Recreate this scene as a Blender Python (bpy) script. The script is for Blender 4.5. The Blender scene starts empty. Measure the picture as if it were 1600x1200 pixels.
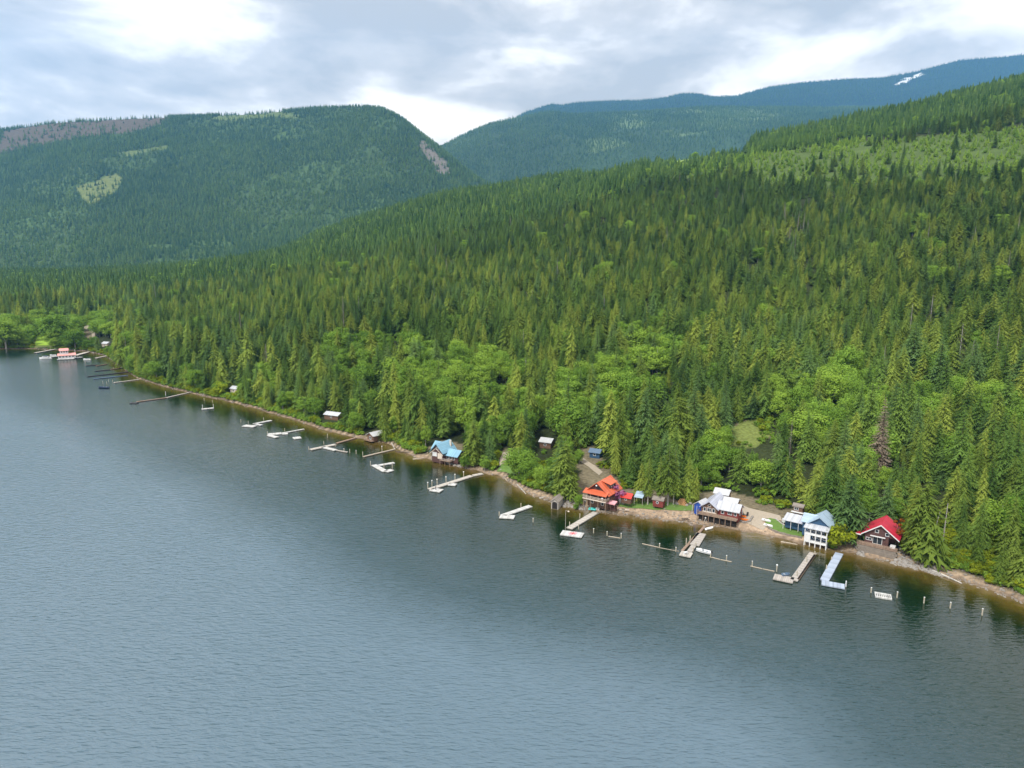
import bpy, bmesh, math, random
import numpy as np
from mathutils import Vector, Matrix, noise as mnoise

random.seed(7); RNG = np.random.default_rng(11)
SC = bpy.context.scene; COL = SC.collection
R = math.radians

# ------------------------------------------------------------------ camera
H = 75.0; PITCH = R(10.3); FPX = 1066.67
cam = bpy.data.objects.new('camera', bpy.data.cameras.new('camera')); COL.objects.link(cam)
cam.data.lens = 24; cam.data.sensor_width = 36; cam.data.clip_start = 0.5; cam.data.clip_end = 60000
cam.location = (0, 0, H); cam.rotation_euler = (R(90) - PITCH, 0, 0)
SC.camera = cam

# ------------------------------------------------------------------ world
w = bpy.data.worlds.new('World'); SC.world = w; w.use_nodes = True
nt = w.node_tree; nt.nodes.clear()
SUN_EL, SUN_AZ = R(52), R(215)          # azimuth clockwise from +Y
def N(t, ty, **kw):
    n = t.nodes.new(ty)
    for k, v in kw.items(): setattr(n, k, v)
    return n
out = N(nt, 'ShaderNodeOutputWorld')
sky = N(nt, 'ShaderNodeTexSky'); sky.sky_type = 'NISHITA'; sky.sun_disc = False
sky.sun_elevation = SUN_EL; sky.sun_rotation = SUN_AZ
bg1 = N(nt, 'ShaderNodeBackground'); bg1.inputs['Strength'].default_value = 0.11
nt.links.new(sky.outputs[0], bg1.inputs[0])
tc = N(nt, 'ShaderNodeTexCoord'); sx = N(nt, 'ShaderNodeSeparateXYZ'); nt.links.new(tc.outputs['Generated'], sx.inputs[0])
def M(t, op, a, b=None, c=None, clamp=False):
    n = N(t, 'ShaderNodeMath', operation=op); n.use_clamp = clamp
    for i, v in enumerate((a, b, c)):
        if v is None: continue
        if isinstance(v, (int, float)): n.inputs[i].default_value = v
        else: t.links.new(v, n.inputs[i])
    return n.outputs[0]
zz = M(nt, 'ADD', M(nt, 'MAXIMUM', sx.outputs[2], 0.0), 0.20)
cx = M(nt, 'DIVIDE', sx.outputs[0], zz); cy = M(nt, 'DIVIDE', sx.outputs[1], zz)
cmb = N(nt, 'ShaderNodeCombineXYZ'); nt.links.new(cx, cmb.inputs[0]); nt.links.new(cy, cmb.inputs[1])
def cloud_noise(scale, detail, dist, off):
    mp = N(nt, 'ShaderNodeMapping'); mp.inputs['Location'].default_value = off; nt.links.new(cmb.outputs[0], mp.inputs[0])
    n = N(nt, 'ShaderNodeTexNoise'); n.inputs['Scale'].default_value = scale; n.inputs['Detail'].default_value = detail
    n.inputs['Roughness'].default_value = 0.55; n.inputs['Distortion'].default_value = dist
    nt.links.new(mp.outputs[0], n.inputs['Vector']); return n.outputs['Fac']
n1 = cloud_noise(0.85, 7, 0.5, (12, 4, 5)); 
def puff_noise(scale, off):
    mp = N(nt, 'ShaderNodeMapping'); mp.inputs['Scale'].default_value = (1, 1, 2.6); mp.inputs['Location'].default_value = off; nt.links.new(tc.outputs['Generated'], mp.inputs[0])
    n = N(nt, 'ShaderNodeTexNoise'); n.inputs['Scale'].default_value = scale; n.inputs['Detail'].default_value = 9
    n.inputs['Roughness'].default_value = 0.55; n.inputs['Distortion'].default_value = 0.25
    nt.links.new(mp.outputs[0], n.inputs['Vector']); return n.outputs['Fac']
n2 = puff_noise(4.2, (3, 9, 2))
nn = M(nt, 'ADD', M(nt, 'MULTIPLY', n1, 0.45), M(nt, 'MULTIPLY', n2, 0.55))
cr = N(nt, 'ShaderNodeValToRGB'); nt.links.new(nn, cr.inputs[0])
e = cr.color_ramp.elements
e[0].position = 0.41; e[0].color = (0.40, 0.368, 0.322, 1)
e[1].position = 0.575; e[1].color = (1.06, 0.96, 0.83, 1)
el = cr.color_ramp.elements.new(0.47); el.color = (0.55, 0.500, 0.435, 1)
el = cr.color_ramp.elements.new(0.52); el.color = (0.84, 0.770, 0.675, 1)
hz = N(nt, 'ShaderNodeMix', data_type='RGBA'); nt.links.new(cr.outputs[0], hz.inputs['A'])
hz.inputs['B'].default_value = (1.12, 0.98, 0.84, 1)
hf = M(nt, 'SUBTRACT', 1.0, M(nt, 'DIVIDE', sx.outputs[2], 0.16, clamp=True)); nt.links.new(M(nt, 'MULTIPLY', hf, 0.35), hz.inputs['Factor'])
bg2 = N(nt, 'ShaderNodeBackground'); bg2.inputs['Strength'].default_value = 1.10; nt.links.new(hz.outputs['Result'], bg2.inputs[0])
mx = N(nt, 'ShaderNodeMixShader'); mx.inputs[0].default_value = 0.9
nt.links.new(bg1.outputs[0], mx.inputs[1]); nt.links.new(bg2.outputs[0], mx.inputs[2]); nt.links.new(mx.outputs[0], out.inputs[0])

sun = bpy.data.objects.new('sun', bpy.data.lights.new('sun', 'SUN')); COL.objects.link(sun)
sun.data.energy = 2.5; sun.data.angle = R(9); sun.data.color = (1.0, 0.96, 0.88)
sd = Vector((math.sin(SUN_AZ) * math.cos(SUN_EL), math.cos(SUN_AZ) * math.cos(SUN_EL), math.sin(SUN_EL)))
sun.rotation_euler = sd.to_track_quat('Z', 'Y').to_euler()

SC.render.engine = 'CYCLES'
SC.view_settings.view_transform = 'Standard'; SC.view_settings.look = 'None'
SC.view_settings.exposure = 0.85; SC.view_settings.gamma = 1.0
SC.cycles.sample_clamp_direct = 3.0; SC.cycles.volume_bounces = 1; SC.cycles.max_bounces = 6; SC.cycles.transparent_max_bounces = 8

# ------------------------------------------------------------------ photograph geometry
def ray(px, py):
    a = (px - 800) / FPX; b = (600 - py) / FPX
    return a, math.cos(PITCH) + b * math.sin(PITCH), -math.sin(PITCH) + b * math.cos(PITCH)
def P(px, py, z=0.0):
    X, Y, Z = ray(px, py); t = (z - H) / Z
    return Vector((X * t, Y * t, z))
def UD(px, d, z):                      # u = x/y of a point at distance d, height z seen in column px
    depth = d * math.cos(PITCH) - (z - H) * math.sin(PITCH)
    return (px - 800) / FPX * depth / d
def ZD(px, py, d):
    X, Y, Z = ray(px, py); return H + d * Z / Y
def project(x, y, z):
    depth = y * math.cos(PITCH) - (z - H) * math.sin(PITCH)
    up = y * math.sin(PITCH) + (z - H) * math.cos(PITCH)
    return 800 + FPX * x / depth, 600 - FPX * up / depth, FPX / depth

def inpoly(px, py, poly):
    px = np.asarray(px, float); py = np.asarray(py, float); r = np.zeros(px.shape, bool)
    n = len(poly)
    for i in range(n):
        x0, y0 = poly[i]; x1, y1 = poly[(i + 1) % n]
        if y0 == y1: continue
        c = ((y0 > py) != (y1 > py)) & (px < (x1 - x0) * (py - y0) / (y1 - y0) + x0)
        r ^= c
    return r

# value noise, vectorised
_tab = np.random.default_rng(5).random((256, 256))
def vnoise(x, y):
    xi = np.floor(x).astype(int); yi = np.floor(y).astype(int); fx = x - xi; fy = y - yi
    fx = fx * fx * (3 - 2 * fx); fy = fy * fy * (3 - 2 * fy)
    a = _tab[xi & 255, yi & 255]; b = _tab[(xi + 1) & 255, yi & 255]
    c = _tab[xi & 255, (yi + 1) & 255]; d = _tab[(xi + 1) & 255, (yi + 1) & 255]
    return (a * (1 - fx) + b * fx) * (1 - fy) + (c * (1 - fx) + d * fx) * fy
def fbm(x, y, s, o=4):
    r = 0; a = 0.5
    for k in range(o):
        r = r + a * (vnoise(x / s + 17.3 * k, y / s + 9.1 * k) - 0.5) * 2; s *= 0.5; a *= 0.5
    return r

# ------------------------------------------------------------------ materials
MATS = {}
def new_mat(name):
    m = bpy.data.materials.new(name); m.use_nodes = True; t = m.node_tree
    return m, t, t.nodes['Principled BSDF']
def link(t, a, b): t.links.new(a, b)
def mat(name, col, rough=0.7, var=0.25, scale=3.0, metal=0.0, stripe=None, bump=0.0):
    """plain procedural paint / wood / stone with tonal noise, optional board lines along an axis"""
    m, t, p = new_mat(name)
    tc = N(t, 'ShaderNodeTexCoord')
    n = N(t, 'ShaderNodeTexNoise'); n.inputs['Scale'].default_value = scale; n.inputs['Detail'].default_value = 5
    link(t, tc.outputs['Object'], n.inputs['Vector'])
    f = M(t, 'MULTIPLY_ADD', n.outputs['Fac'], 2 * var, 1 - var)
    if stripe:
        ax, per, dark = stripe
        s = N(t, 'ShaderNodeSeparateXYZ'); link(t, tc.outputs['Object'], s.inputs[0])
        fr = M(t, 'FRACT', M(t, 'DIVIDE', s.outputs[ax], per))
        edge = M(t, 'LESS_THAN', fr, 0.16)
        f = M(t, 'MULTIPLY', f, M(t, 'SUBTRACT', 1.0, M(t, 'MULTIPLY', edge, dark)))
        fl = M(t, 'FLOOR', M(t, 'DIVIDE', s.outputs[ax], per))
        wn = N(t, 'ShaderNodeTexWhiteNoise', noise_dimensions='1D'); link(t, fl, wn.inputs['W'])
        f = M(t, 'MULTIPLY', f, M(t, 'MULTIPLY_ADD', wn.outputs['Value'], 0.3, 0.85))
    h = N(t, 'ShaderNodeVectorMath', operation='SCALE'); h.inputs[0].default_value = col[:3]; link(t, f, h.inputs['Scale'])
    link(t, h.outputs[0], p.inputs['Base Color'])
    p.inputs['Roughness'].default_value = rough; p.inputs['Metallic'].default_value = metal
    if bump:
        b = N(t, 'ShaderNodeBump'); b.inputs['Strength'].default_value = bump; b.inputs['Distance'].default_value = 0.1
        link(t, n.outputs['Fac'], b.inputs['Height']); link(t, b.outputs[0], p.inputs['Normal'])
    MATS[name] = m; return m

def foliage(name, dark, light, nscale=0.35, region=0.6, trans=0.32):
    m, t, p = new_mat(name)
    oi = N(t, 'ShaderNodeObjectInfo'); tc = N(t, 'ShaderNodeTexCoord')
    n = N(t, 'ShaderNodeTexNoise'); n.inputs['Scale'].default_value = nscale; n.inputs['Detail'].default_value = 3
    av = N(t, 'ShaderNodeVectorMath', operation='ADD'); link(t, tc.outputs['Object'], av.inputs[0])
    sc = N(t, 'ShaderNodeVectorMath', operation='SCALE'); link(t, oi.outputs['Location'], sc.inputs[0]); sc.inputs['Scale'].default_value = 0.37
    link(t, sc.outputs[0], av.inputs[1]); link(t, av.outputs[0], n.inputs['Vector'])
    reg = N(t, 'ShaderNodeTexNoise'); reg.inputs['Scale'].default_value = 0.010; reg.inputs['Detail'].default_value = 4
    link(t, oi.outputs['Location'], reg.inputs['Vector'])
    f = M(t, 'ADD', M(t, 'MULTIPLY', oi.outputs['Random'], 0.50), M(t, 'MULTIPLY', n.outputs['Fac'], 0.55))
    f = M(t, 'ADD', f, M(t, 'MULTIPLY', M(t, 'SUBTRACT', reg.outputs['Fac'], 0.5), region * 2))
    f = M(t, 'SUBTRACT', f, 0.03, clamp=True)
    c = N(t, 'ShaderNodeMix', data_type='RGBA'); link(t, f, c.inputs['Factor'])
    c.inputs['A'].default_value = (*dark, 1); c.inputs['B'].default_value = (*light, 1)
    # a few trees lean to yellow
    y = N(t, 'ShaderNodeMix', data_type='RGBA'); link(t, c.outputs['Result'], y.inputs['A'])
    y.inputs['B'].default_value = (light[0] * 1.12, light[1] * 1.02, light[2] * 0.95, 1)
    wn = N(t, 'ShaderNodeTexWhiteNoise', noise_dimensions='1D'); link(t, M(t, 'MULTIPLY', oi.outputs['Random'], 91.7), wn.inputs['W'])
    link(t, M(t, 'MULTIPLY', M(t, 'GREATER_THAN', wn.outputs['Value'], 0.72), 0.5), y.inputs['Factor'])
    d = N(t, 'ShaderNodeBsdfDiffuse'); tr = N(t, 'ShaderNodeBsdfTranslucent')
    link(t, y.outputs['Result'], d.inputs[0]); link(t, y.outputs['Result'], tr.inputs[0])
    mxs = N(t, 'ShaderNodeMixShader'); mxs.inputs[0].default_value = trans
    link(t, d.outputs[0], mxs.inputs[1]); link(t, tr.outputs[0], mxs.inputs[2])
    link(t, mxs.outputs[0], t.nodes['Material Output'].inputs['Surface'])
    MATS[name] = m; return m

foliage('fir_green', (0.045, 0.100, 0.022), (0.195, 0.315, 0.065))
foliage('cedar_green', (0.085, 0.145, 0.024), (0.310, 0.400, 0.075))
foliage('spruce_grey_green', (0.058, 0.120, 0.038), (0.200, 0.320, 0.100))
foliage('leaf_green', (0.085, 0.175, 0.024), (0.290, 0.455, 0.070), trans=0.3)
foliage('leaf_yellow', (0.110, 0.150, 0.010), (0.300, 0.380, 0.030), trans=0.3)
foliage('young_green', (0.100, 0.190, 0.028), (0.265, 0.400, 0.062))
foliage('ridge_green', (0.030, 0.075, 0.018), (0.130, 0.225, 0.052))
foliage('mountain_green', (0.045, 0.105, 0.034), (0.145, 0.235, 0.064), region=0.45)
foliage('mountain_dark', (0.026, 0.072, 0.028), (0.095, 0.170, 0.052), region=0.5)
foliage('dead_brown', (0.230, 0.180, 0.135), (0.430, 0.360, 0.280), region=0.1)
foliage('dead_grey', (0.070, 0.060, 0.055), (0.150, 0.130, 0.120), region=0.1)
foliage('lilac_flowers', (0.160, 0.050, 0.140), (0.420, 0.170, 0.340), nscale=1.5, region=0.1)
foliage('rust_leaves', (0.200, 0.070, 0.015), (0.420, 0.170, 0.030), region=0.1)
mat('bark', (0.10, 0.075, 0.055), 0.9, 0.3, 1.5)
mat('pale_bark', (0.36, 0.34, 0.31), 0.9, 0.25, 1.5)

def attr_ground(name, rough=0.95):
    m, t, p = new_mat(name)
    a = N(t, 'ShaderNodeAttribute', attribute_name='tone'); tc = N(t, 'ShaderNodeTexCoord')
    n = N(t, 'ShaderNodeTexNoise'); n.inputs['Scale'].default_value = 0.9; n.inputs['Detail'].default_value = 8
    n2 = N(t, 'ShaderNodeTexNoise'); n2.inputs['Scale'].default_value = 0.06; n2.inputs['Detail'].default_value = 5
    link(t, tc.outputs['Object'], n.inputs['Vector']); link(t, tc.outputs['Object'], n2.inputs['Vector'])
    f = M(t, 'MULTIPLY', M(t, 'MULTIPLY_ADD', n.outputs['Fac'], 1.6, 0.2), M(t, 'MULTIPLY_ADD', n2.outputs['Fac'], 0.8, 0.6))
    s = N(t, 'ShaderNodeVectorMath', operation='SCALE'); link(t, a.outputs['Vector'], s.inputs[0]); link(t, f, s.inputs['Scale'])
    link(t, s.outputs[0], p.inputs['Base Color']); p.inputs['Roughness'].default_value = rough
    p.inputs['Specular IOR Level'].default_value = 0.15
    b = N(t, 'ShaderNodeBump'); b.inputs['Strength'].default_value = 0.6; b.inputs['Distance'].default_value = 0.4
    link(t, n.outputs['Fac'], b.inputs['Height']); link(t, b.outputs[0], p.inputs['Normal'])
    MATS[name] = m
attr_ground('ground')

# ------------------------------------------------------------------ mesh helpers
def tag(o, label=None, cat=None, group=None, kind=None):
    if label: o['label'] = label
    if cat: o['category'] = cat
    if group: o['group'] = group
    if kind: o['kind'] = kind
    return o
def mesh_obj(name, me, parent=None, link_it=True):
    o = bpy.data.objects.new(name, me)
    if link_it: COL.objects.link(o)
    if parent: o.parent = parent
    return o
def np_mesh(name, V, F, mats, midx=None, smooth=False, attr=None):
    """F: (n,3) or (n,4) array"""
    me = bpy.data.meshes.new(name); V = np.asarray(V, np.float32); F = np.asarray(F, np.int32)
    me.vertices.add(len(V)); me.vertices.foreach_set('co', V.ravel())
    k = F.shape[1]; me.loops.add(F.size); me.loops.foreach_set('vertex_index', F.ravel())
    me.polygons.add(len(F)); me.polygons.foreach_set('loop_start', np.arange(0, F.size, k, dtype=np.int32))
    if midx is not None: me.polygons.foreach_set('material_index', np.asarray(midx, np.int32))
    me.polygons.foreach_set('use_smooth', np.full(len(F), smooth))
    for m in (mats if isinstance(mats, (list, tuple)) else [mats]): me.materials.append(MATS[m])
    if attr is not None:
        for an, av in attr.items():
            av = np.asarray(av, np.float32)
            if av.ndim == 2:
                a = me.attributes.new(an, 'FLOAT_VECTOR', 'POINT'); a.data.foreach_set('vector', av.ravel())
            else:
                a = me.attributes.new(an, 'FLOAT', 'POINT'); a.data.foreach_set('value', av)
    me.update(calc_edges=True); return me

class MB:
    """collects solids in local coordinates and links them as one mesh"""
    def __init__(s): s.v = []; s.f = []
    def hexa(s, c):
        b = len(s.v); s.v += [tuple(p) for p in c]
        for q in ((3, 2, 1, 0), (4, 5, 6, 7), (0, 1, 5, 4), (1, 2, 6, 5), (2, 3, 7, 6), (3, 0, 4, 7)):
            s.f.append(tuple(b + i for i in q))
        return s
    def box(s, x0, x1, y0, y1, z0, z1):
        return s.hexa([(x0, y0, z0), (x1, y0, z0), (x1, y1, z0), (x0, y1, z0), (x0, y0, z1), (x1, y0, z1), (x1, y1, z1), (x0, y1, z1)])
    def slab(s, pts, th):           # four upper corners (counter-clockwise from above), thickness downwards
        return s.hexa([(p[0], p[1], p[2] - th) for p in pts] + [tuple(p) for p in pts])
    def poly(s, pts, ext):          # extruded planar polygon
        n = len(pts); b = len(s.v); e = Vector(ext)
        s.v += [tuple(p) for p in pts] + [tuple(Vector(p) + e) for p in pts]
        s.f.append(tuple(b + i for i in range(n))); s.f.append(tuple(b + n + n - 1 - i for i in range(n)))
        for i in range(n):
            j = (i + 1) % n; s.f.append((b + j, b + i, b + n + i, b + n + j))
        return s
    def tube(s, a, c, r0, r1=None, n=7):
        a = Vector(a); c = Vector(c); r1 = r0 if r1 is None else r1
        d = (c - a).normalized(); u = d.orthogonal().normalized(); w_ = d.cross(u); b = len(s.v)
        for q, r in ((a, r0), (c, r1)):
            for i in range(n):
                t = 2 * math.pi * i / n; s.v.append(tuple(q + (u * math.cos(t) + w_ * math.sin(t)) * r))
        for i in range(n):
            j = (i + 1) % n; s.f.append((b + i, b + j, b + n + j, b + n + i))
        s.f.append(tuple(b + n - 1 - i for i in range(n))); s.f.append(tuple(b + n + i for i in range(n)))
        return s
    def path(s, pts, radii, n=7):
        for i in range(len(pts) - 1): s.tube(pts[i], pts[i + 1], radii[i], radii[i + 1], n)
        return s
    def ball(s, c, r, seg=8, rings=5, sz=1.0):
        b = len(s.v); c = Vector(c)
        s.v.append((c.x, c.y, c.z + r * sz))
        for k in range(1, rings):
            t = math.pi * k / rings
            for i in range(seg):
                a = 2 * math.pi * i / seg
                s.v.append((c.x + r * math.sin(t) * math.cos(a), c.y + r * math.sin(t) * math.sin(a), c.z + r * sz * math.cos(t)))
        s.v.append((c.x, c.y, c.z - r * sz)); e = len(s.v) - 1
        for i in range(seg): s.f.append((b, b + 1 + i, b + 1 + (i + 1) % seg))
        for k in range(rings - 2):
            for i in range(seg):
                p = b + 1 + k * seg; j = (i + 1) % seg; s.f.append((p + i, p + seg + i, p + seg + j, p + j))
        p = b + 1 + (rings - 2) * seg
        for i in range(seg): s.f.append((p + i, e, p + (i + 1) % seg))
        return s
    def build(s, name, m, parent=None, label=None, bevel=0):
        me = bpy.data.meshes.new(name); me.from_pydata(s.v, [], s.f); me.materials.append(MATS[m])
        bm = bmesh.new(); bm.from_mesh(me); bmesh.ops.recalc_face_normals(bm, faces=bm.faces)
        if bevel: bmesh.ops.bevel(bm, geom=bm.edges[:], offset=bevel, segments=1, affect='EDGES')
        bm.to_mesh(me); bm.free()
        o = mesh_obj(name, me, parent)
        if label: o['label'] = label
        return o
def empty(name, loc, rz=0, **kw):
    o = bpy.data.objects.new(name, None); COL.objects.link(o); o.location = loc; o.rotation_euler = (0, 0, rz)
    o.empty_display_size = 0.5
    return tag(o, **kw)

# ------------------------------------------------------------------ terrain
SHORE = [(-500, 538), (-300, 541), (0, 545), (60, 545), (100, 547), (135, 549), (165, 556), (190, 575), (215, 592), (260, 605), (310, 617), (370, 630),
         (420, 645), (470, 660), (510, 674), (560, 684), (600, 692), (625, 704), (650, 716), (680, 719), (720, 729), (760, 739), (790, 748), (805, 760), (820, 768),
         (850, 781), (880, 790), (920, 798), (965, 804), (1000, 808), (1050, 814), (1100, 821), (1150, 828), (1200, 838), (1260, 850),
         (1310, 861), (1350, 869), (1400, 881), (1440, 889), (1480, 902), (1520, 914), (1560, 927), (1600, 941), (1700, 985), (1800, 1040), (1950, 1130), (2100, 1220)]
sp = [P(*q) for q in SHORE]; SU = np.array([p.x / p.y for p in sp]); SDd = np.array([p.y for p in sp])
def shore_d(u):
    return np.interp(u, SU, SDd) + 0.9 * (vnoise(u * 90, u * 0 + 3.3) - 0.5) * 2 * np.interp(u, [-0.8, 0.8], [3, 0.7])

PXC = [-300, 0, 200, 350, 500, 650, 800, 1000, 1200, 1400, 1600, 1900]
LV = [
    [(-300, 900, 16), (0, 850, 16), (200, 750, 18), (350, 620, 20), (500, 520, 30), (650, 470, 31), (800, 450, 29), (1000, 420, 30), (1200, 400, 30), (1400, 380, 36), (1600, 360, 45), (1900, 330, 55)],
    [(-300, 1400, 25), (0, 1300, 26), (200, 1150, 34), (350, 950, 46), (500, 850, 62), (650, 750, 70), (800, 700, 77), (1000, 650, 87), (1200, 620, 95), (1400, 600, 108), (1600, 600, 128), (1900, 600, 145)],
    [(-300, 2000, 32), (0, 1900, 34), (200, 1700, 42), (350, 1500, 64), (440, 1420, 80), (500, 1300, 100), (650, 1150, 128), (800, 1100, 150), (1000, 1000, 180), (1200, 950, 203), (1400, 950, 235), (1600, 950, 272), (1900, 950, 300)],
]
def curve(lst): return (np.array([a[0] for a in lst]), np.array([a[1] for a in lst]), np.array([a[2] for a in lst]))
def by_px(lst):                       # (px, py, d) -> (u, d, z)
    return sorted((UD(px, d, ZD(px, py, d)), d, ZD(px, py, d)) for px, py, d in lst)
RIDGE = by_px([(-300, 430, 2800), (0, 429, 2700), (200, 423, 2400), (300, 417, 2200), (380, 412, 2100), (440, 394, 2000), (500, 366, 1900), (540, 350, 1870), (580, 337, 1850), (640, 317, 1800), (700, 301, 1750),
               (800, 287, 1700), (850, 279, 1700), (900, 272, 1700), (1000, 257, 1650), (1080, 247, 1600), (1160, 240, 1520), (1180, 217, 1500), (1250, 202, 1500), (1330, 187, 1500), (1400, 172, 1500), (1440, 161, 1500), (1500, 145, 1500), (1560, 131, 1500), (1600, 122, 1500), (1900, 100, 1500)])
MAINL = [sorted((UD(a, d, z), d, z) for a, d, z in L) for L in LV] + [RIDGE]

class Sheet:
    def __init__(s, name, u, dn, levels, after, namp, nscale, tone, near=False, dmin=None):
        s.name = name; s.u = u; s.ld = np.linspace(math.log(dn[0]), math.log(dn[1]), dn[2]); s.d = np.exp(s.ld)
        D = np.tile(s.d, (len(u), 1)); Z = np.zeros_like(D)
        sdv = shore_d(u) if near else None
        for i, uu in enumerate(u):
            ds, zs = [], []
            if near:
                sh = sdv[i]; ds += [sh - 50, sh, sh + 6.5, sh + 13, sh + 40, sh + 70]; zs += [-9, 0, 1.25, 2.0, 3.2, 7.0]
            for L in levels:
                uL = [q[0] for q in L]; ds.append(np.interp(uu, uL, [q[1] for q in L])); zs.append(np.interp(uu, uL, [q[2] for q in L]))
            for a, b in after: ds.append(ds[-1] * a); zs.append(zs[-1] * b)
            Z[i] = np.interp(s.d, ds, zs)
        X = u[:, None] * D
        if near: t = D - sdv[:, None]
        # smooth kinks away from the shore
        K = np.exp(-np.linspace(-2, 2, 17) ** 2); K /= K.sum()
        Zs = np.array([np.convolve(np.pad(r, 8, 'edge'), K, 'valid') for r in Z])
        if near:
            wgt = np.clip((t - 55) / 60, 0, 1); Z = Z * (1 - wgt) + Zs * wgt
            amp = np.clip((t - 90) / 500, 0, 1) * namp
            Z = Z + fbm(X, D, nscale, 4) * amp + np.clip((t - 2) / 10, 0, 1) * np.clip(1, 0, 1) * fbm(X, D, 9, 3) * 0.25
        else:
            Z = Zs + fbm(X, D, nscale, 5) * namp(D, u[:, None]) if callable(namp) else Zs + fbm(X, D, nscale, 5) * namp
        s.X, s.D, s.Z = X, D, Z; s.t = t if near else None
        slope = (Z - H) / D; s.cm = np.maximum.accumulate(slope, axis=1)
        s.slope = slope
        PX, PY, _ = project(X, D, Z); s.tone = tone(s, PX, PY)
    def at(s, x, y, arr=None):
        A = s.Z if arr is None else arr
        x = np.asarray(x, float); y = np.asarray(y, float)
        fu = np.clip(np.interp(x / y, s.u, np.arange(len(s.u))), 0, len(s.u) - 1.001); fd = np.clip(np.interp(np.log(y), s.ld, np.arange(len(s.ld))), 0, len(s.ld) - 1.001)
        i = fu.astype(int); j = fd.astype(int); a = fu - i; b = fd - j
        return (A[i, j] * (1 - a) + A[i + 1, j] * a) * (1 - b) + (A[i, j + 1] * (1 - a) + A[i + 1, j + 1] * a) * b
    def build(s):
        nu, nd = s.X.shape; V = np.stack([s.X, s.D, s.Z], -1).reshape(-1, 3)
        I = np.arange(nu * nd).reshape(nu, nd)
        F = np.stack([I[:-1, :-1], I[1:, :-1], I[1:, 1:], I[:-1, 1:]], -1).reshape(-1, 4)
        me = np_mesh(s.name, V, F, 'ground', smooth=True, attr={'tone': s.tone.reshape(-1, 3)})
        return tag(mesh_obj(s.name, me), kind='structure')

# outlines on the ground, traced from the photograph
CLEARINGS = [
    [(890, 815), (897, 770), (905, 738), (925, 728), (960, 744), (985, 762), (1090, 770), (1130, 766), (1180, 778), (1232, 794), (1300, 818), (1335, 826), (1400, 838), (1412, 862), (1412, 900), (890, 830)],
    [(893, 716), (905, 698), (925, 698), (945, 720), (962, 744), (930, 740), (905, 735)],
    [(664, 728), (669, 700), (690, 688), (725, 694), (727, 735)],
    [(766, 755), (776, 715), (788, 700), (800, 705), (802, 755)],
    [(1135, 695), (1140, 668), (1165, 655), (1198, 655), (1208, 680), (1180, 700)],
    [(855, 800), (853, 775), (875, 768), (890, 785), (888, 800)],
    [(568, 700), (570, 680), (585, 672), (602, 672), (604, 700)],
    [(50, 545), (50, 526), (80, 524), (86, 545)],
    [(126, 528), (124, 510), (140, 506), (150, 512), (150, 530)],
]
GRASS = [CLEARINGS[4], CLEARINGS[7]]
CUT = [(1040, 246), (1070, 232), (1160, 214), (1166, 236), (1100, 246), (1060, 256)]
YOUNG = [(1010, 262), (1100, 246), (1170, 243), (1250, 232), (1330, 222), (1480, 210), (1620, 196), (1620, 300), (1500, 300), (1300, 292), (1150, 285), (1020, 275)]
FARCUT = [(900, 278), (915, 270), (960, 262), (990, 262), (960, 272)]
LEAFY = [
    [(940, 610), (955, 560), (990, 520), (1045, 530), (1060, 590), (1010, 650), (960, 660)],
    [(1210, 640), (1230, 600), (1300, 590), (1345, 620), (1345, 690), (1300, 715), (1215, 690)],
    [(620, 640), (630, 560), (700, 540), (770, 560), (830, 590), (830, 640), (740, 660), (660, 650)],
    [(860, 600), (950, 590), (960, 660), (880, 670)],
    [(500, 560), (540, 520), (600, 560), (590, 620), (530, 600)],
    [(1095, 705), (1120, 690), (1155, 700), (1165, 776), (1110, 776)],
    [(-50, 560), (-50, 505), (60, 500), (150, 505), (200, 520), (190, 575), (120, 560)],
    [(1395, 640), (1560, 620), (1620, 660), (1620, 700), (1480, 690)],
    [(815, 760), (830, 725), (865, 735), (870, 775)],
    [(1130, 690), (1200, 690), (1200, 720), (1130, 730)],
]
def main_tone(s, PX, PY):
    T = np.empty(PX.shape + (3,)); T[:] = (0.030, 0.040, 0.014)
    n = fbm(s.X, s.D, 40, 3)[..., None]; T = T * (1 + 0.5 * n)
    t = s.t
    bw = np.interp(s.u, [-0.8, -0.3, 0.02, 0.1, 0.2, 0.55, 0.64, 0.8], [2, 3.6, 4.5, 6, 8.5, 8, 4.5, 3.0])[:, None]
    beach = np.clip((bw - t) / 1.5, 0, 1)[..., None]; T = T * (1 - beach) + np.array((0.36, 0.27, 0.19)) * beach * (1 + 0.25 * fbm(s.X, s.D, 5, 3)[..., None])
    wet = np.clip((1.6 - t) / 1.2, 0, 1)[..., None]; T = T * (1 - wet * 0.55)
    for c in CLEARINGS: m = inpoly(PX, PY, c) & (t > 8); T[m] = (0.17, 0.145, 0.095)
    for c in GRASS: m = inpoly(PX + 6 * n[..., 0] * 2, PY, c) & (t > 6); T[m] = (0.150, 0.185, 0.050)
    m = inpoly(PX, PY, YOUNG) & (t > 350); T[m] = (0.075, 0.115, 0.030)
    for c in (CUT, FARCUT): m = inpoly(PX, PY, c) & (t > 400); T[m] = (0.20, 0.28, 0.06)
    return T
main = Sheet('hillside', np.linspace(-1.02, 1.18, 500), (88, 3500, 430), MAINL, [(1.12, 0.93), (1.4, 0.55)], 9.0, 260, main_tone, near=True)
main.build()
def G(x, y): return float(main.at(x, y))
_gd = np.exp(np.linspace(math.log(100), math.log(3000), 6000))
def GP(px, py):                       # point of the ground seen at a pixel: first hit of the ray
    X_, Y_, Z_ = ray(px, py); zr = H + _gd * Z_ / Y_; zt = main.at(_gd * X_ / Y_, _gd)
    i = int(np.argmax(zr <= np.maximum(zt, 0.0))); d = float(_gd[i]); x = d * X_ / Y_
    return Vector((x, d, max(G(x, d), 0.0)))

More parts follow.
